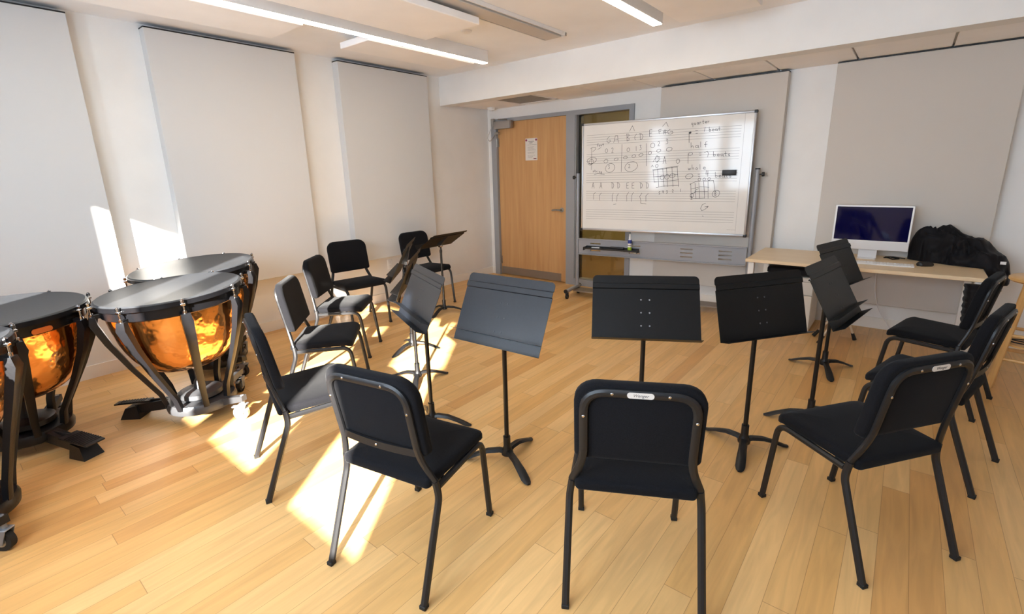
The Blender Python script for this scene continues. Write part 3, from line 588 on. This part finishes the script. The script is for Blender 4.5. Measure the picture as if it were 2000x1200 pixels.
# ---------------------------------------------------------------- music stands
def make_stand(h, tilt, dh, vb, foot, double, label, loc, yaw):
    """player looks along local +y"""
    t = empty('music_stand', loc, yaw, label, 'music stand', 'black music stands in the circle')
    hub = MB(); hub.lathe([(.001, .035), (.03, .038), (.032, .05), (.022, .075), (.0185, .085), (.0185, .14), (.001, .14)], 20).build('hub', 'cast', t)
    for k in range(3):
        a = foot-yaw+k*2*pi/3; ca, sa = cos(a), sin(a)
        prof = [(0, .055, .02), (.04, .062, .02), (.10, .056, .02), (.16, .036, .023), (.205, .016, .023), (.225, .009, .018), (.238, .007, .009)]
        V = []; F = []
        for (r, z, w_) in prof:
            hh = .011 if r < .15 else .008 if r < .22 else .005
            for dx, dz in ((-w_, -hh*.4), (-w_*.6, hh*.8), (w_*.6, hh*.8), (w_, -hh*.4), (w_*.6, -hh), (-w_*.6, -hh)):
                V.append((r*ca-dx*sa, r*sa+dx*ca, max(z+dz, .0005)))
        for i in range(len(prof)-1):
            for j in range(6): F.append((i*6+j, i*6+(j+1) % 6, (i+1)*6+(j+1) % 6, (i+1)*6+j))
        F += [tuple(range(6))[::-1], tuple((len(prof)-1)*6+j for j in range(6))]
        MB().add(V, F).build('foot', 'cast', t, 50)
    MB().tube([(0, 0, .1), (0, 0, h-.05)], .0118, 16).build('pole', 'stand_pole', t)
    MB().lathe([(.0118, h-.075), (.0138, h-.075), (.0138, h-.045), (.0118, h-.045)], 16, close=True).build('pole_collar', 'cast', t)
    MB().tube([(0, 0, h-.05), (0, 0, h-.015)], .009, 14).build('upper_pole', 'stand_pole', t)
    MB().lathe([(.001, -.02), (.014, -.02), (.016, -.013), (.016, .013), (.014, .02), (.001, .02)], 18, Matrix.Translation((0, 0, h-.004)) @ Matrix.Rotation(R(90), 4, 'Y')).build('tilt_knob', 'chrome', t)
    # desk frame: U up the desk, N toward the player
    U = Vector((0, sin(tilt), cos(tilt))); N = Vector((0, -cos(tilt), sin(tilt))); X = Vector((1, 0, 0)); C = Vector((0, 0, h))+N*.03
    def pt(x, v, n): return C+X*x+U*v+N*n
    W_ = .254; vt = vb+dh
    rows = [(vb, 0, W_), (vt-dh*.215, 0, W_), (vt-dh*.205, .006, W_), (vt-dh*.135, .006, W_), (vt-dh*.12, 0, W_), (vt-.022, 0, W_)]
    for k in range(1, 6):
        a = pi/2*k/5; rows.append((vt-.022+.022*sin(a), 0, W_-.022+.022*cos(a)))
    V = []; F = []; nr = len(rows)
    for side in (0, -.0018):
        for v, n_, w_ in rows: V.append(pt(-w_, v, n_+side)); V.append(pt(w_, v, n_+side))
    for i in range(nr-1):
        F.append((2*i, 2*i+1, 2*i+3, 2*i+2)); q = 2*nr; F.append((q+2*i, q+2*i+2, q+2*i+3, q+2*i+1))
        F.append((2*i, 2*i+2, q+2*i+2, q+2*i)); F.append((2*i+1, q+2*i+1, q+2*i+3, 2*i+3))
    F.append((0, 2*nr, 2*nr+1, 1)); F.append((2*nr-2, 2*nr-1, 4*nr-1, 4*nr-2))
    fin = 'stand_gloss' if abs(h-.751) < .001 or abs(h-.766) < .001 else 'stand'
    dk = MB().add(V, F).build('desk', fin, t, 25)
    def sheet(v, depth, name):
        V = []
        for dv in (0, .0016):
            for x, n_ in ((-W_, 0), (W_, 0), (W_, depth), (-W_, depth)): V.append(pt(x, v+dv, n_))
        MB().add(V, [(3, 2, 1, 0), (4, 5, 6, 7), (0, 1, 5, 4), (1, 2, 6, 5), (2, 3, 7, 6), (3, 0, 4, 7)]).build(name, fin, t, 0)
    sheet(vb, .055, 'ledge')
    if double: sheet(vb+.052, .052, 'upper_ledge')
    rv = MB()
    rm = Matrix((( X.x, U.x, N.x), (X.y, U.y, N.y), (X.z, U.z, N.z))).to_4x4()
    for k in range(3):
        for s in (-1, 1):
            c_ = pt(s*.02, vb+dh*(.62-.2*k), 0); rv.lathe([(.001, 0), (.0042, 0), (.003, .0015), (.001, .0018)], 10, Matrix.Translation(c_) @ rm)
    rv.build('rivets', 'chip' if abs(h-.786) < .001 else 'rivet', dk)
    # bracket behind
    br = MB(); V = []
    for v, w_, n0, n1 in ((-.02, .018, -.002, -.04), (.035, .02, -.002, -.034), (.12, .012, -.002, -.012), (.14, .007, -.002, -.006)):
        V += [pt(-w_, v, n0), pt(w_, v, n0), pt(w_, v, n1), pt(-w_, v, n1)]
    F = [(0, 1, 2, 3), (12, 15, 14, 13)]
    for i in range(3):
        for j in range(4): F.append((i*4+j, i*4+4+j, i*4+4+(j+1) % 4, i*4+(j+1) % 4))
    br.add(V, F).build('bracket', 'dark_steel', t)
    return t
M['stand_gloss'] = mat('glossier_black_sky_tint', (22, 26, 33), .33, 0., spec=.5, nscale=80, nvar=.15, bump=.08, bscale=600); M['chip'] = mat('chipped_rivet', (150, 150, 152), .5, .3); M['rivet'] = mat('worn_rivet', (70, 70, 74), .35, .5); M['dark_steel'] = mat('dark_steel_bracket', (46, 48, 52), .35, .5)  # stand_gloss: blue of the reflected sky is mixed into its base colour
D = R
ST = [
 ((3.25, -3.603), .751, .055, .459, .35, -.128, D(-25), True, 'black music stand with blue-sheened desk and two ledges, straight ahead of the sunlit-backed chair'),
 ((3.755, -3.12), .786, .5, .513, .325, -.162, D(20), False, 'black music stand with chipped rivets, directly in front of the chair seen squarely from behind'),
 ((4.187, -2.768), .771, .953, .269, .314, -.136, D(-80), False, 'black upright music stand between the riveted stand and the two-ledged stand by the cabinet'),
 ((4.416, -2.249), .792, 1.409, .498, .348, -.186, D(-163), True, 'black music stand with two ledges in front of the white drawer cabinet'),
 ((4.377, -1.33), .748, 1.316, .456, .315, -.122, D(-72), False, 'black music stand closest to the desk, overlapping the computer screen corner'),
 ((2.653, -3.587), .766, -.392, .413, .31, -.133, D(151), True, 'dark grey music stand with two ledges facing the edge-on chair by the drums'),
 ((1.549, -2.824), .757, -.83, .468, .334, -.147, D(-83), True, 'brown-looking music stand seen from behind, second of the pair, just before the wall chair'),
 ((2.103, -3.232), .736, -.846, .388, .302, -.094, D(-48), True, 'brown-looking music stand seen from behind, partly hidden by the dark grey stand'),
 ((.95, -1.887), .731, -1.514, 1.009, .3, -.084, D(45), False, 'music stand tilted almost flat in front of the corner chair, seen from beneath'),
]
for loc, h, yaw, tilt, dh, vb, ft, dbl, lb in ST:
    make_stand(h, tilt, dh, vb, ft, dbl, lb, (loc[0], loc[1], 0), yaw)
# ---------------------------------------------------------------- timpani
M['fork'] = mat('zinc_fork', (138, 140, 144), .45, .5)
def caster(parent, x, y, zt, tire, m2='chrome', r=.045, heading=.6):
    c = empty('caster', (x, y, 0)); c.parent = parent; c.rotation_euler = (0, 0, heading)
    ro = MB().tube([(-.013, .02, r), (.013, .02, r)], r, 26).build('tire', tire, c)
    MB().tube([(-.0145, .02, r), (.0145, .02, r)], r*.55, 22).build('wheel_hub', 'steel', c)
    f = MB()
    for s in (-1, 1): f.add([(s*.018, .035, r-.012), (s*.018, .005, r-.012), (s*.018, -.022, zt-.012), (s*.018, .03, zt-.012), (s*.0215, .035, r-.012), (s*.0215, .005, r-.012), (s*.0215, -.022, zt-.012), (s*.0215, .03, zt-.012)],
                            [(0, 1, 2, 3), (7, 6, 5, 4), (0, 4, 5, 1), (1, 5, 6, 2), (2, 6, 7, 3), (3, 7, 4, 0)])
    f.box(-.0215, .0215, -.024, .032, zt-.014, zt-.008, r=.002, seg=1); f.tube([(0, 0, zt-.01), (0, 0, zt+.05)], .011, 12)
    f.box(-.012, .012, .03, .07, zt-.03, zt-.022)
    f.build('fork', 'fork', c)
def make_drum(Rh, hh, label, loc, slope, strut0, pedal_dir, casters, grey, tire='rubber', n_str=8, badge=None):
    t = empty('kettledrum', loc, 0, label, 'timpani drum', 'set of four copper kettledrums')
    ax = Vector((-slope[0], -slope[1], 1)).normalized(); q = Vector((0, 0, 1)).rotation_difference(ax)
    d = empty('drum_body'); bpy.data.objects.remove(d)
    TM = q.to_matrix().to_4x4()
    def B(mb): 
        mb.v = [tuple(TM @ Vector(v)) for v in mb.v]; return mb
    z1 = hh
    B(MB().lathe([(.001, z1-.002), (Rh-.03, z1-.002), (Rh-.012, z1+.002), (Rh-.004, z1-.004), (Rh-.004, z1-.014), (.001, z1-.014)], 72)).build('drum_cover', 'head', t, 30)
    B(MB().lathe([(Rh-.012, z1-.002), (Rh, z1-.006), (Rh+.002, z1-.03), (Rh-.014, z1-.03), (Rh-.014, z1-.004)], 72, close=True)).build('hoop', 'hoop', t, 30)
    B(MB().lathe([(Rh-.045, z1-.03), (Rh-.02, z1-.03), (Rh-.02, z1-.085), (Rh-.028, z1-.092), (Rh-.045, z1-.088)], 72, close=True)).build('collar', 'hoop', t, 30)
    prof = []; rb = Rh-.034; zb = z1-.05; dep = .44*(Rh/.37)**.5
    for k in range(17):
        a = pi/2*k/16; prof.append((rb*cos(a)**.55 if k < 16 else .001, zb-dep*sin(a)**1.06))
    B(MB().lathe(prof, 96)).build('bowl', 'copper', t, 60)
    for k in range(n_str):
        a = strut0+2*pi*k/n_str; rot = Matrix.Rotation(a, 4, 'Z')
        pts = [(Rh+.012, z1-.075), (Rh+.016, z1-.12), (Rh-.02, z1-.25), (Rh*.72+.02, z1*.5), (.19, .2), (.172, .10)]
        wd = [.022, .027, .023, .019, .016, .016]; th = [.012, .018, .016, .013, .012, .012]
        V = []
        for (r, z), w_, h_ in zip(pts, wd, th):
            V += [(r-h_, -w_, z), (r+h_, -w_, z), (r+h_*1.2, 0, z), (r+h_, w_, z), (r-h_, w_, z)]
        F = [(0, 1, 2, 3, 4), tuple((len(pts)-1)*5+j for j in (4, 3, 2, 1, 0))]
        for i in range(len(pts)-1):
            for j in range(5): F.append((i*5+j, i*5+5+j, i*5+5+(j+1) % 5, i*5+(j+1) % 5))
        mb = MB().add(V, F, rot); mb.box(Rh-.03, Rh+.014, -.012, .012, z1-.088, z1-.066, rot)
        B(mb).build('strut', 'strut', t, 40)
        lg = MB()
        lg.tube([(Rh+.012, 0, z1-.08), (Rh+.012, 0, z1+.008)], .005, 10, mtx=rot)
        lg.tube([(Rh+.012, 0, z1-.012), (Rh+.012, 0, z1+.003)], .0095, 6, mtx=rot)
        lg.box(Rh-.004, Rh+.022, -.012, .012, z1-.03, z1-.016, rot, r=.003, seg=1)
        lg.tube([(Rh+.012, 0, z1-.078), (Rh+.012, 0, z1-.058)], .0105, 10, mtx=rot)
        B(lg).build('tension_rod', 'chrome', t, 40)
    gm = 'dgrey_cast' if grey else 'strut'
    rotp = Matrix.Rotation(pedal_dir, 4, 'Z')
    MB().lathe([(.001, .055), (.16, .055), (.19, .07), (.195, .10), (.185, .125), (.001, .13)], 40).build('base_ring', gm, t)
    hs = MB(); hs.lathe([(.001, .13), (.115, .13), (.125, .14), (.12, .165), (.09, .178), (.001, .182)], 30)
    hs.lathe([(.001, .18), (.035, .18), (.03, .22), (.018, .24), (.016, hh-.52*(Rh/.37)**.5+.03), (.001, hh-.52*(Rh/.37)**.5+.03)], 16)
    hs.build('gear_housing', gm, t)
    fb = MB()
    fb.add([(.14, -.03, .06), (.14, .03, .06), (.14, .03, .125), (.14, -.03, .125), (.40, -.028, .03), (.40, .028, .03), (.40, .028, .085), (.40, -.028, .085)],
           [(0, 1, 2, 3), (7, 6, 5, 4), (0, 4, 5, 1), (1, 5, 6, 2), (2, 6, 7, 3), (3, 7, 4, 0)], rotp)
    fb.add([(.37, -.05, 0), (.49, -.05, 0), (.49, .05, 0), (.37, .05, 0), (.385, -.04, .085), (.455, -.04, .07), (.455, .04, .07), (.385, .04, .085)],
           [(3, 2, 1, 0), (4, 5, 6, 7), (0, 1, 5, 4), (1, 2, 6, 5), (2, 3, 7, 6), (3, 0, 4, 7)], rotp)
    fb.build('pedal_foot', 'strut', t, 0)
    pd = MB(); pm = rotp @ Matrix.Translation((.33, 0, .105)) @ Matrix.Rotation(R(4), 4, 'Y')
    pw = .026 if grey else .048
    pd.box(-.02, .2, -pw, pw, -.004, .006, pm, r=.003, seg=1)
    for k in range(9): pd.box(.02+.018*k, .028+.018*k, -pw+.002, pw-.002, .006, .0085, pm)
    pd.tube([(-.2, 0, -.01), (0, 0, 0)], .009, 10, mtx=pm)
    pd.build('pedal', 'strut', t)
    for ca, tr in casters:
        x, y = .33*cos(ca), .33*sin(ca)
        ar = MB(); rr = Matrix.Rotation(ca, 4, 'Z')
        ar.add([(.15, -.022, .07), (.15, .022, .07), (.15, .022, .118), (.15, -.022, .118), (.345, -.018, .125), (.345, .018, .125), (.345, .018, .16), (.345, -.018, .16)],
               [(0, 1, 2, 3), (7, 6, 5, 4), (0, 4, 5, 1), (1, 5, 6, 2), (2, 6, 7, 3), (3, 7, 4, 0)], rr)
        ar.build('caster_arm', gm, t, 0); caster(t, x, y, .11, tr, heading=ca+1.9)
    # tuning gauge on the player's side
    if badge is None:
        gg = MB(); gr = Matrix.Rotation(pedal_dir, 4, 'Z')
        gg.box(Rh+.03, Rh+.05, -.06, .06, z1-.05, z1-.03, gr, r=.004); gg.box(Rh+.01, Rh+.035, -.01, .01, z1-.16, z1-.03, gr, r=.003)
        B(gg).build('tuning_gauge', 'strut', t); gk = MB()
        for k in range(7): gk.box(Rh+.05, Rh+.054, -.055+.016*k, -.044+.016*k, z1-.048, z1-.032, gr)
        B(gk).build('gauge_marker', 'white_plastic', t)
    if badge is not None:
        bm_ = MB(); br = Matrix.Rotation(badge, 4, 'Z') @ Matrix.Translation((Rh-.018, 0, z1-.07)) @ Matrix.Rotation(R(90), 4, 'Y') @ Matrix.Rotation(R(90), 4, 'Z')
        bm_.prism(rrect(.045, .014, .013, 4), 0, .003, br); B(bm_).build('badge', 'gold', t)
    return t
make_drum(.37, .839, 'copper kettledrum with grey base and bright white-tyred caster, front one beside the edge-on chair', (1.345, -4.365, 0), (-.006, .062), R(-9), R(223), [(R(22), 'tire_grey'), (R(118), 'rubber')], True)
make_drum(.40, .846, 'copper kettledrum standing closest to the wall, its dark head half in sunlight', (.625, -4.005, 0), (-.007, .07), R(-5), R(205), [(R(10), 'rubber'), (R(125), 'rubber')], False)
make_drum(.385, .81, 'dark-based copper kettledrum with ribbed pedal, cut by the picture edge behind the caster drum', (.965, -5.12, 0), (-.03, .01), R(4), R(22), [(R(150), 'rubber'), (R(270), 'rubber')], False, badge=R(21))
make_drum(.315, .84, 'small kettledrum at the picture edge, only its strut, rim and black caster wheel showing', (1.70, -5.43, 0), (0, .0), R(57), R(-110), [(R(20), 'rubber'), (R(-20), 'rubber')], False)
M_t = None

# ---------------------------------------------------------------- desk and things on it
DZT = .68
dk = empty('desk', (3.665, -.83, 0), 0, 'pale beech-topped desk with white legs carrying the computer', 'desk')
MB().box(0, 1.525, 0, .726, DZT-.028, DZT, r=.003, seg=1).build('desk_top', 'desk', dk, 0)
for x in (.02, 1.46):
    for y in (.03, .66): MB().box(x, x+.045, y, y+.045, 0, DZT-.028, r=.003, seg=1).build('leg', 'white_metal', dk, 0)
b = MB()
for y in (.30, .45): b.box(.04, 1.48, y, y+.02, DZT-.05, DZT-.028)
b.build('rail', 'white_metal', dk, 0)
# pedestal
pc = empty('drawer_cabinet', (3.77, -.52, 0), 0, 'white metal drawer cabinet under the desk behind the upright music stands', 'cabinet')
MB().box(0, .39, .018, .415, .02, .5, r=.002, seg=1).build('body', 'cab', pc, 0)
for z0, z1 in ((.03, .34), (.347, .462)):
    dd = MB().box(.004, .386, 0, .0175, z0, z1, r=.002, seg=1).build('drawer', 'cab', pc, 0)
    MB().box(.14, .25, -.008, 0, z1-.03, z1-.02, r=.002, seg=1).build('drawer_handle', 'steel', dd)
tp = MB().box(.004, .386, 0, .0175, .468, .498).build('lock_rail', 'cab', pc, 0)
MB().lathe([(.001, 0), (.008, 0), (.008, .003), (.001, .003)], 16, Matrix.Translation((.352, 0, .483)) @ Matrix.Rotation(R(90), 4, 'X')).build('lock', 'black_plastic', pc)
MB().box(.01, .38, .03, .41, 0, .02).build('plinth', 'black_plastic', pc, 0)
# black cushion bag on the cabinet
bg = MB(); rg = []
for d_, z_ in ((.02, 0), (0, .015), (0, .05), (.012, .068), (.05, .076), (.12, .078)): rg.append([(x, y, z_+.002*sin(x*60)) for x, y in rrect(.19-d_, .19-d_, .04, 5)])
o = bg.rings(rg).build('folded_black_bag', 'cloth', None, 50); o.location = (3.965, -.31, .502); tag(o, 'flat black bag lying on the white cabinet beneath the desk', 'bag')
# computer
ie = empty('desktop_computer', (4.485, -.33, DZT), 0, 'white all-in-one computer with a dark blue screen on the desk', 'computer')
s = .955
tl_ = Matrix.Rotation(R(-.5), 4, 'X')
MB().box(-.262, .262, 0, .0125, .075, .44, tl_, r=.004).build('screen_housing', 'imac', ie)
MB().box(-.2585, .2585, -.0008, .0, .148, .4365, tl_).build('bezel', 'white_plastic', ie, 0)
MB().box(-.2485, .2485, -.0014, -.0007, .152, .427, tl_).build('screen', 'screen', ie, 0)
st = MB(); st.add([(-.063, .03, .006), (.063, .03, .006), (.063, .02, .19), (-.063, .02, .19), (-.063, .042, .006), (.063, .042, .006), (.063, .03, .19), (-.063, .03, .19)], [(0, 1, 2, 3), (7, 6, 5, 4), (0, 4, 5, 1), (1, 5, 6, 2), (2, 6, 7, 3), (3, 7, 4, 0)])
st.box(-.063, .063, -.035, .1, 0, .006, r=.002, seg=1); st.build('stand', 'imac', ie)
MB().lathe([(.012, 0), (.016, 0), (.016, .001), (.012, .001)], 20, Matrix.Translation((0, .029, .07)) @ Matrix.Rotation(R(90), 4, 'X'), close=True).build('cable_hole', 'ink', ie)
# keyboard
kb = empty('keyboard', (4.585, -.575, DZT), R(3), 'white wired keyboard lying below the computer screen', 'keyboard')
MB().box(-.21, .21, -.057, .057, 0, .007, r=.002, seg=1).build('keyboard_base', 'white_plastic', kb, 0)
k0 = None
def key(x, y, w_, h_):
    global k0
    if k0 is None or (w_, h_) != k0[1]:
        o = MB().box(-w_/2, w_/2, -h_/2, h_/2, .0072, .0105, r=.0012, seg=1).build('key', 'white_plastic', kb, 0)
        if k0 is None: k0 = (o, (w_, h_))
    else: o = k0[0].copy(); col.objects.link(o); o.parent = kb
    o.location = (x, y, 0)
for r_ in range(5):
    for c_ in range(20):
        x = -.2+c_*.0212
        if c_ in (14,) and r_ in (1, 3): continue
        if r_ == 4 and 3 <= c_ <= 7: continue
        key(x, .046-.0215*r_, .0178, .0178)
key(-.2+5*.0212, .046-.0215*4, .1, .0178)
ms = MB(); rg = []
for d_, z_ in ((.004, 0), (0, .006), (0, .016), (.006, .026), (.014, .032), (.024, .034)): rg.append([(x, y, z_) for x, y in rrect(.031-d_, .055-d_, .03-d_*.6, 6)])
mo = empty('computer_mouse', (4.86, -.485, DZT), R(-60), 'small black computer mouse on the desk beside the keyboard', 'mouse')
ms.rings(rg).build('shell', 'black_plastic', mo); MB().tube([(-.004, .03, .031), (.004, .03, .031)], .006, 12).build('scroll_wheel', 'rubber', mo)
cb = MB().tube([(4.60, -.24, DZT+.004), (4.64, -.2, DZT+.006), (4.70, -.25, DZT+.004), (4.66, -.3, DZT+.004), (4.61, -.25, DZT+.012), (4.66, -.19, DZT+.008), (4.74, -.22, DZT+.004)], .0045, 8).build('tangled_cable', 'black_plastic'); tag(cb, 'short tangle of black cable on the desk behind the keyboard', 'cable')
hc = MB().tube(smooth_path([(4.56, -.125, .65), (4.565, -.125, .5), (4.575, -.13, .36), (4.62, -.12, .2), (4.70, -.11, .08), (4.74, -.11, .008), (4.9, -.13, .006)], .06, 6), .004, 8).build('hanging_cable', 'fixture'); tag(hc, 'thin grey cable hanging beneath the desk against the wall', 'cable')
# black cloth heap
def cloth():
    secs = 90; n = 64; rgs = []
    keys = [(4.752, .80, .20), (4.765, .86, .22), (4.80, .935, .25), (4.86, .962, .29), (4.93, .975, .32), (5.01, .968, .37), (5.105, .925, .40), (5.19, .87, .43), (5.25, .82, .45), (5.30, .775, .45), (5.335, .72, .42), (5.352, .66, .34)]
    def ip(x):
        for (a, za, wa), (b_, zb, wb_) in zip(keys, keys[1:]):
            if x <= b_: t = (x-a)/(b_-a); return za+(zb-za)*t, wa+(wb_-wa)*t
        return keys[-1][1:]
    def fold(x, y):
        v = Vector((x*5+y*2.5, y*4-x*1.5, 2.3)); w = noise.noise(v)*1.5
        r1 = 1-abs(noise.noise(Vector((x*6.5+w*1.8, y*5+w, .4))))*2.0
        r2 = 1-abs(noise.noise(Vector((x*17-w*1.2, y*15+w*1.5, 5.4))))*2.2
        return r1*.042+r2*.009
    for i in range(secs+1):
        x = 4.752+.60*i/secs; zt, yf = ip(x); ring = []; yb_ = -.108; yc = (-yf+yb_)/2; wy = (yf+yb_)/2
        end = min(1, (x-4.752)/.05, (5.352-x)/.05)
        zlow = DZT+.0015 if x < 5.194 else max(DZT+.0015-(x-5.194)*1.7, .57)
        for k in range(n):
            a = 2*pi*k/n; c_, s_ = cos(a), sin(a); y = yc+wy*c_*(.75+.25*abs(c_))
            if s_ >= 0:
                z = zlow+.012+(zt-zlow-.012)*s_**.75; f = fold(x, y+z)
                z += (f-.035)*min(1, s_*2)*end; y += (f-.03)*c_*1.1*end*(1 if c_ < 0 else 0)
            else: z = zlow
            ring.append((x, max(-yf-.06, min(y, yb_)), max(z, zlow)))
        rgs.append(ring)
    return MB().rings(rgs).build('black_cloth_cover', 'cloth', None, 180)
cl = cloth(); V = []; n = 26
for i in range(n):
    z = .64-.36*i/(n-1); w_ = .055+.004*sin(i*1.9)
    for dx, dy in ((-w_, 0), (0, -.018-.008*sin(i*2.3)), (w_, 0), (0, .018)): V.append((5.125+dx+.001*i, -.85+dy, z))
MB().rings([V[4*i:4*i+4] for i in range(n)]).build('hanging_fold', 'cloth', cl, 180)
tag(cl, 'large crumpled black cloth cover heaped on the desk end and hanging over it', 'cloth')
MB().box(5.262, 5.292, -.505, -.50, .735, .755, None).build('care_tag', 'white_plastic', cl, 0)

# folding tripod behind the stands
tr = empty('folding_tripod', (4.40, -.56, 0), 0, 'small tripod with pale legs and black rubber feet on the floor by the cabinet', 'tripod')
MB().lathe([(.001, .25), (.016, .25), (.016, .36), (.001, .36)], 14).build('collar', 'black_plastic', tr)
for x, y in ((-.19, -.0), (-.13, -.2), (.1, .07)):
    lg = MB().tube([(x*.1, y*.1, .27), (x*.88, y*.88, .045)], .009, 10).build('leg', 'pale_wood', tr)
    MB().tube([(x*.8, y*.8, .065), (x, y, .008)], [.012, .016], 10).build('rubber_foot', 'rubber', lg)
MB().tube([(0, 0, .25), (0, 0, .5)], .008, 10).build('pole', 'steel', tr)

# wooden stool
so = empty('wooden_stool', (5.435, -.93, 0), R(14), 'round-seated light wooden stool cut by the picture edge beside the desk', 'stool')
SZ = .735
MB().lathe([(.001, SZ-.032), (.16, SZ-.032), (.172, SZ-.022), (.172, SZ-.008), (.16, SZ), (.001, SZ)], 40).build('seat', 'stool', so)
for k in range(4):
    a = R(215)+k*pi/2-R(14); c_, s_ = cos(a), sin(a)
    MB().tube([(.105*c_, .105*s_, SZ-.032), (.20*c_, .20*s_, 0.0)], .019, square=True).build('leg', 'stool', so)
for z, rr in ((.20, .172), (.36, .15)):
    for k in range(4):
        a = R(215)+k*pi/2-R(14); b_ = a+pi/2
        MB().tube([(rr*cos(a), rr*sin(a), z+.03*(k % 2)), (rr*cos(b_), rr*sin(b_), z+.03*(k % 2))], .011, 8).build('rung', 'stool', so)
sh_ = MB().lathe([(.001, .288), (.135, .288), (.135, .30), (.001, .30)], 32).build('shelf', 'stool', so)
path = [(5.43+.11*cos(t_*.35), -.96+.07*sin(t_*.35), .306+.0008*t_) for t_ in range(40)]
cb = MB().tube(path, .004, 8).build('coiled_cable', 'black_plastic'); tag(cb, 'loop of black cable coiled on the wooden stool shelf', 'cable')

# ---------------------------------------------------------------- light
def area(name, loc, rot, sx, sy, power, colr):
    l = bpy.data.lights.new(name, 'AREA'); l.shape = 'RECTANGLE'; l.size = sx; l.size_y = sy; l.energy = power; l.color = colr
    o = bpy.data.objects.new(name, l); col.objects.link(o); o.location = loc; o.rotation_euler = rot; return o
sun = bpy.data.lights.new('sun', 'SUN'); sun.energy = SUN; sun.angle = R(.9); sun.color = (1, .95, .86)
so_ = bpy.data.objects.new('sun', sun); col.objects.link(so_)
so_.rotation_euler = Vector((-.6, .8, -.4424)).to_track_quat('-Z', 'Y').to_euler()
w = bpy.data.worlds.new('world'); bpy.context.scene.world = w; w.use_nodes = True
w.node_tree.nodes['Background'].inputs[0].default_value = (.62, .8, 1, 1); w.node_tree.nodes['Background'].inputs[1].default_value = SKY
for x0, x1 in WIN:
    area('window_daylight', ((x0+x1)/2, YR-.06, (WZ0+WZ1)/2), (R(90), 0, 0), x1-x0, WZ1-WZ0, WINP*(x1-x0), (.72, .86, 1))
area('corridor_fill', (1.8, 1.4, 2.55), (0, 0, 0), .6, .6, 45, (1, .85, .6))  # unseen fill light, added because the corridor is dark without it

# ---------------------------------------------------------------- camera
f, cx, cy, cz, yaw, pitch, roll, px, py = 935.133529, 4.68549861, -5.28252864, 1.45493059, -.686583041, -.247010022, -.0253599793, 1000., 572.860371
fw = Vector((sin(yaw)*cos(pitch), cos(yaw)*cos(pitch), sin(pitch))); r1 = Vector((cos(yaw), -sin(yaw), 0)); u1 = r1.cross(fw)
r2 = r1*cos(roll)+u1*sin(roll); u2 = -r1*sin(roll)+u1*cos(roll)
cam = bpy.data.cameras.new('camera'); cam.sensor_width = 36; cam.lens = f/2000*36; cam.sensor_fit = 'HORIZONTAL'
cam.shift_x = 0; cam.shift_y = -(600-py)/2000; cam.clip_start = .02
co = bpy.data.objects.new('camera', cam); col.objects.link(co)
mtx = Matrix(((r2.x, u2.x, -fw.x, cx), (r2.y, u2.y, -fw.y, cy), (r2.z, u2.z, -fw.z, cz), (0, 0, 0, 1)))
co.matrix_world = mtx
sc = bpy.context.scene; sc.camera = co
sc.view_settings.view_transform = 'Standard'; sc.view_settings.look = 'None'; sc.view_settings.gamma = 1; sc.view_settings.use_curve_mapping = False
sc.view_settings.exposure = EXPO
sc.cycles.use_denoising = True
sc.cycles.max_bounces = 10; sc.cycles.diffuse_bounces = 6; sc.cycles.glossy_bounces = 4; sc.cycles.transmission_bounces = 6
sc.cycles.caustics_reflective = True
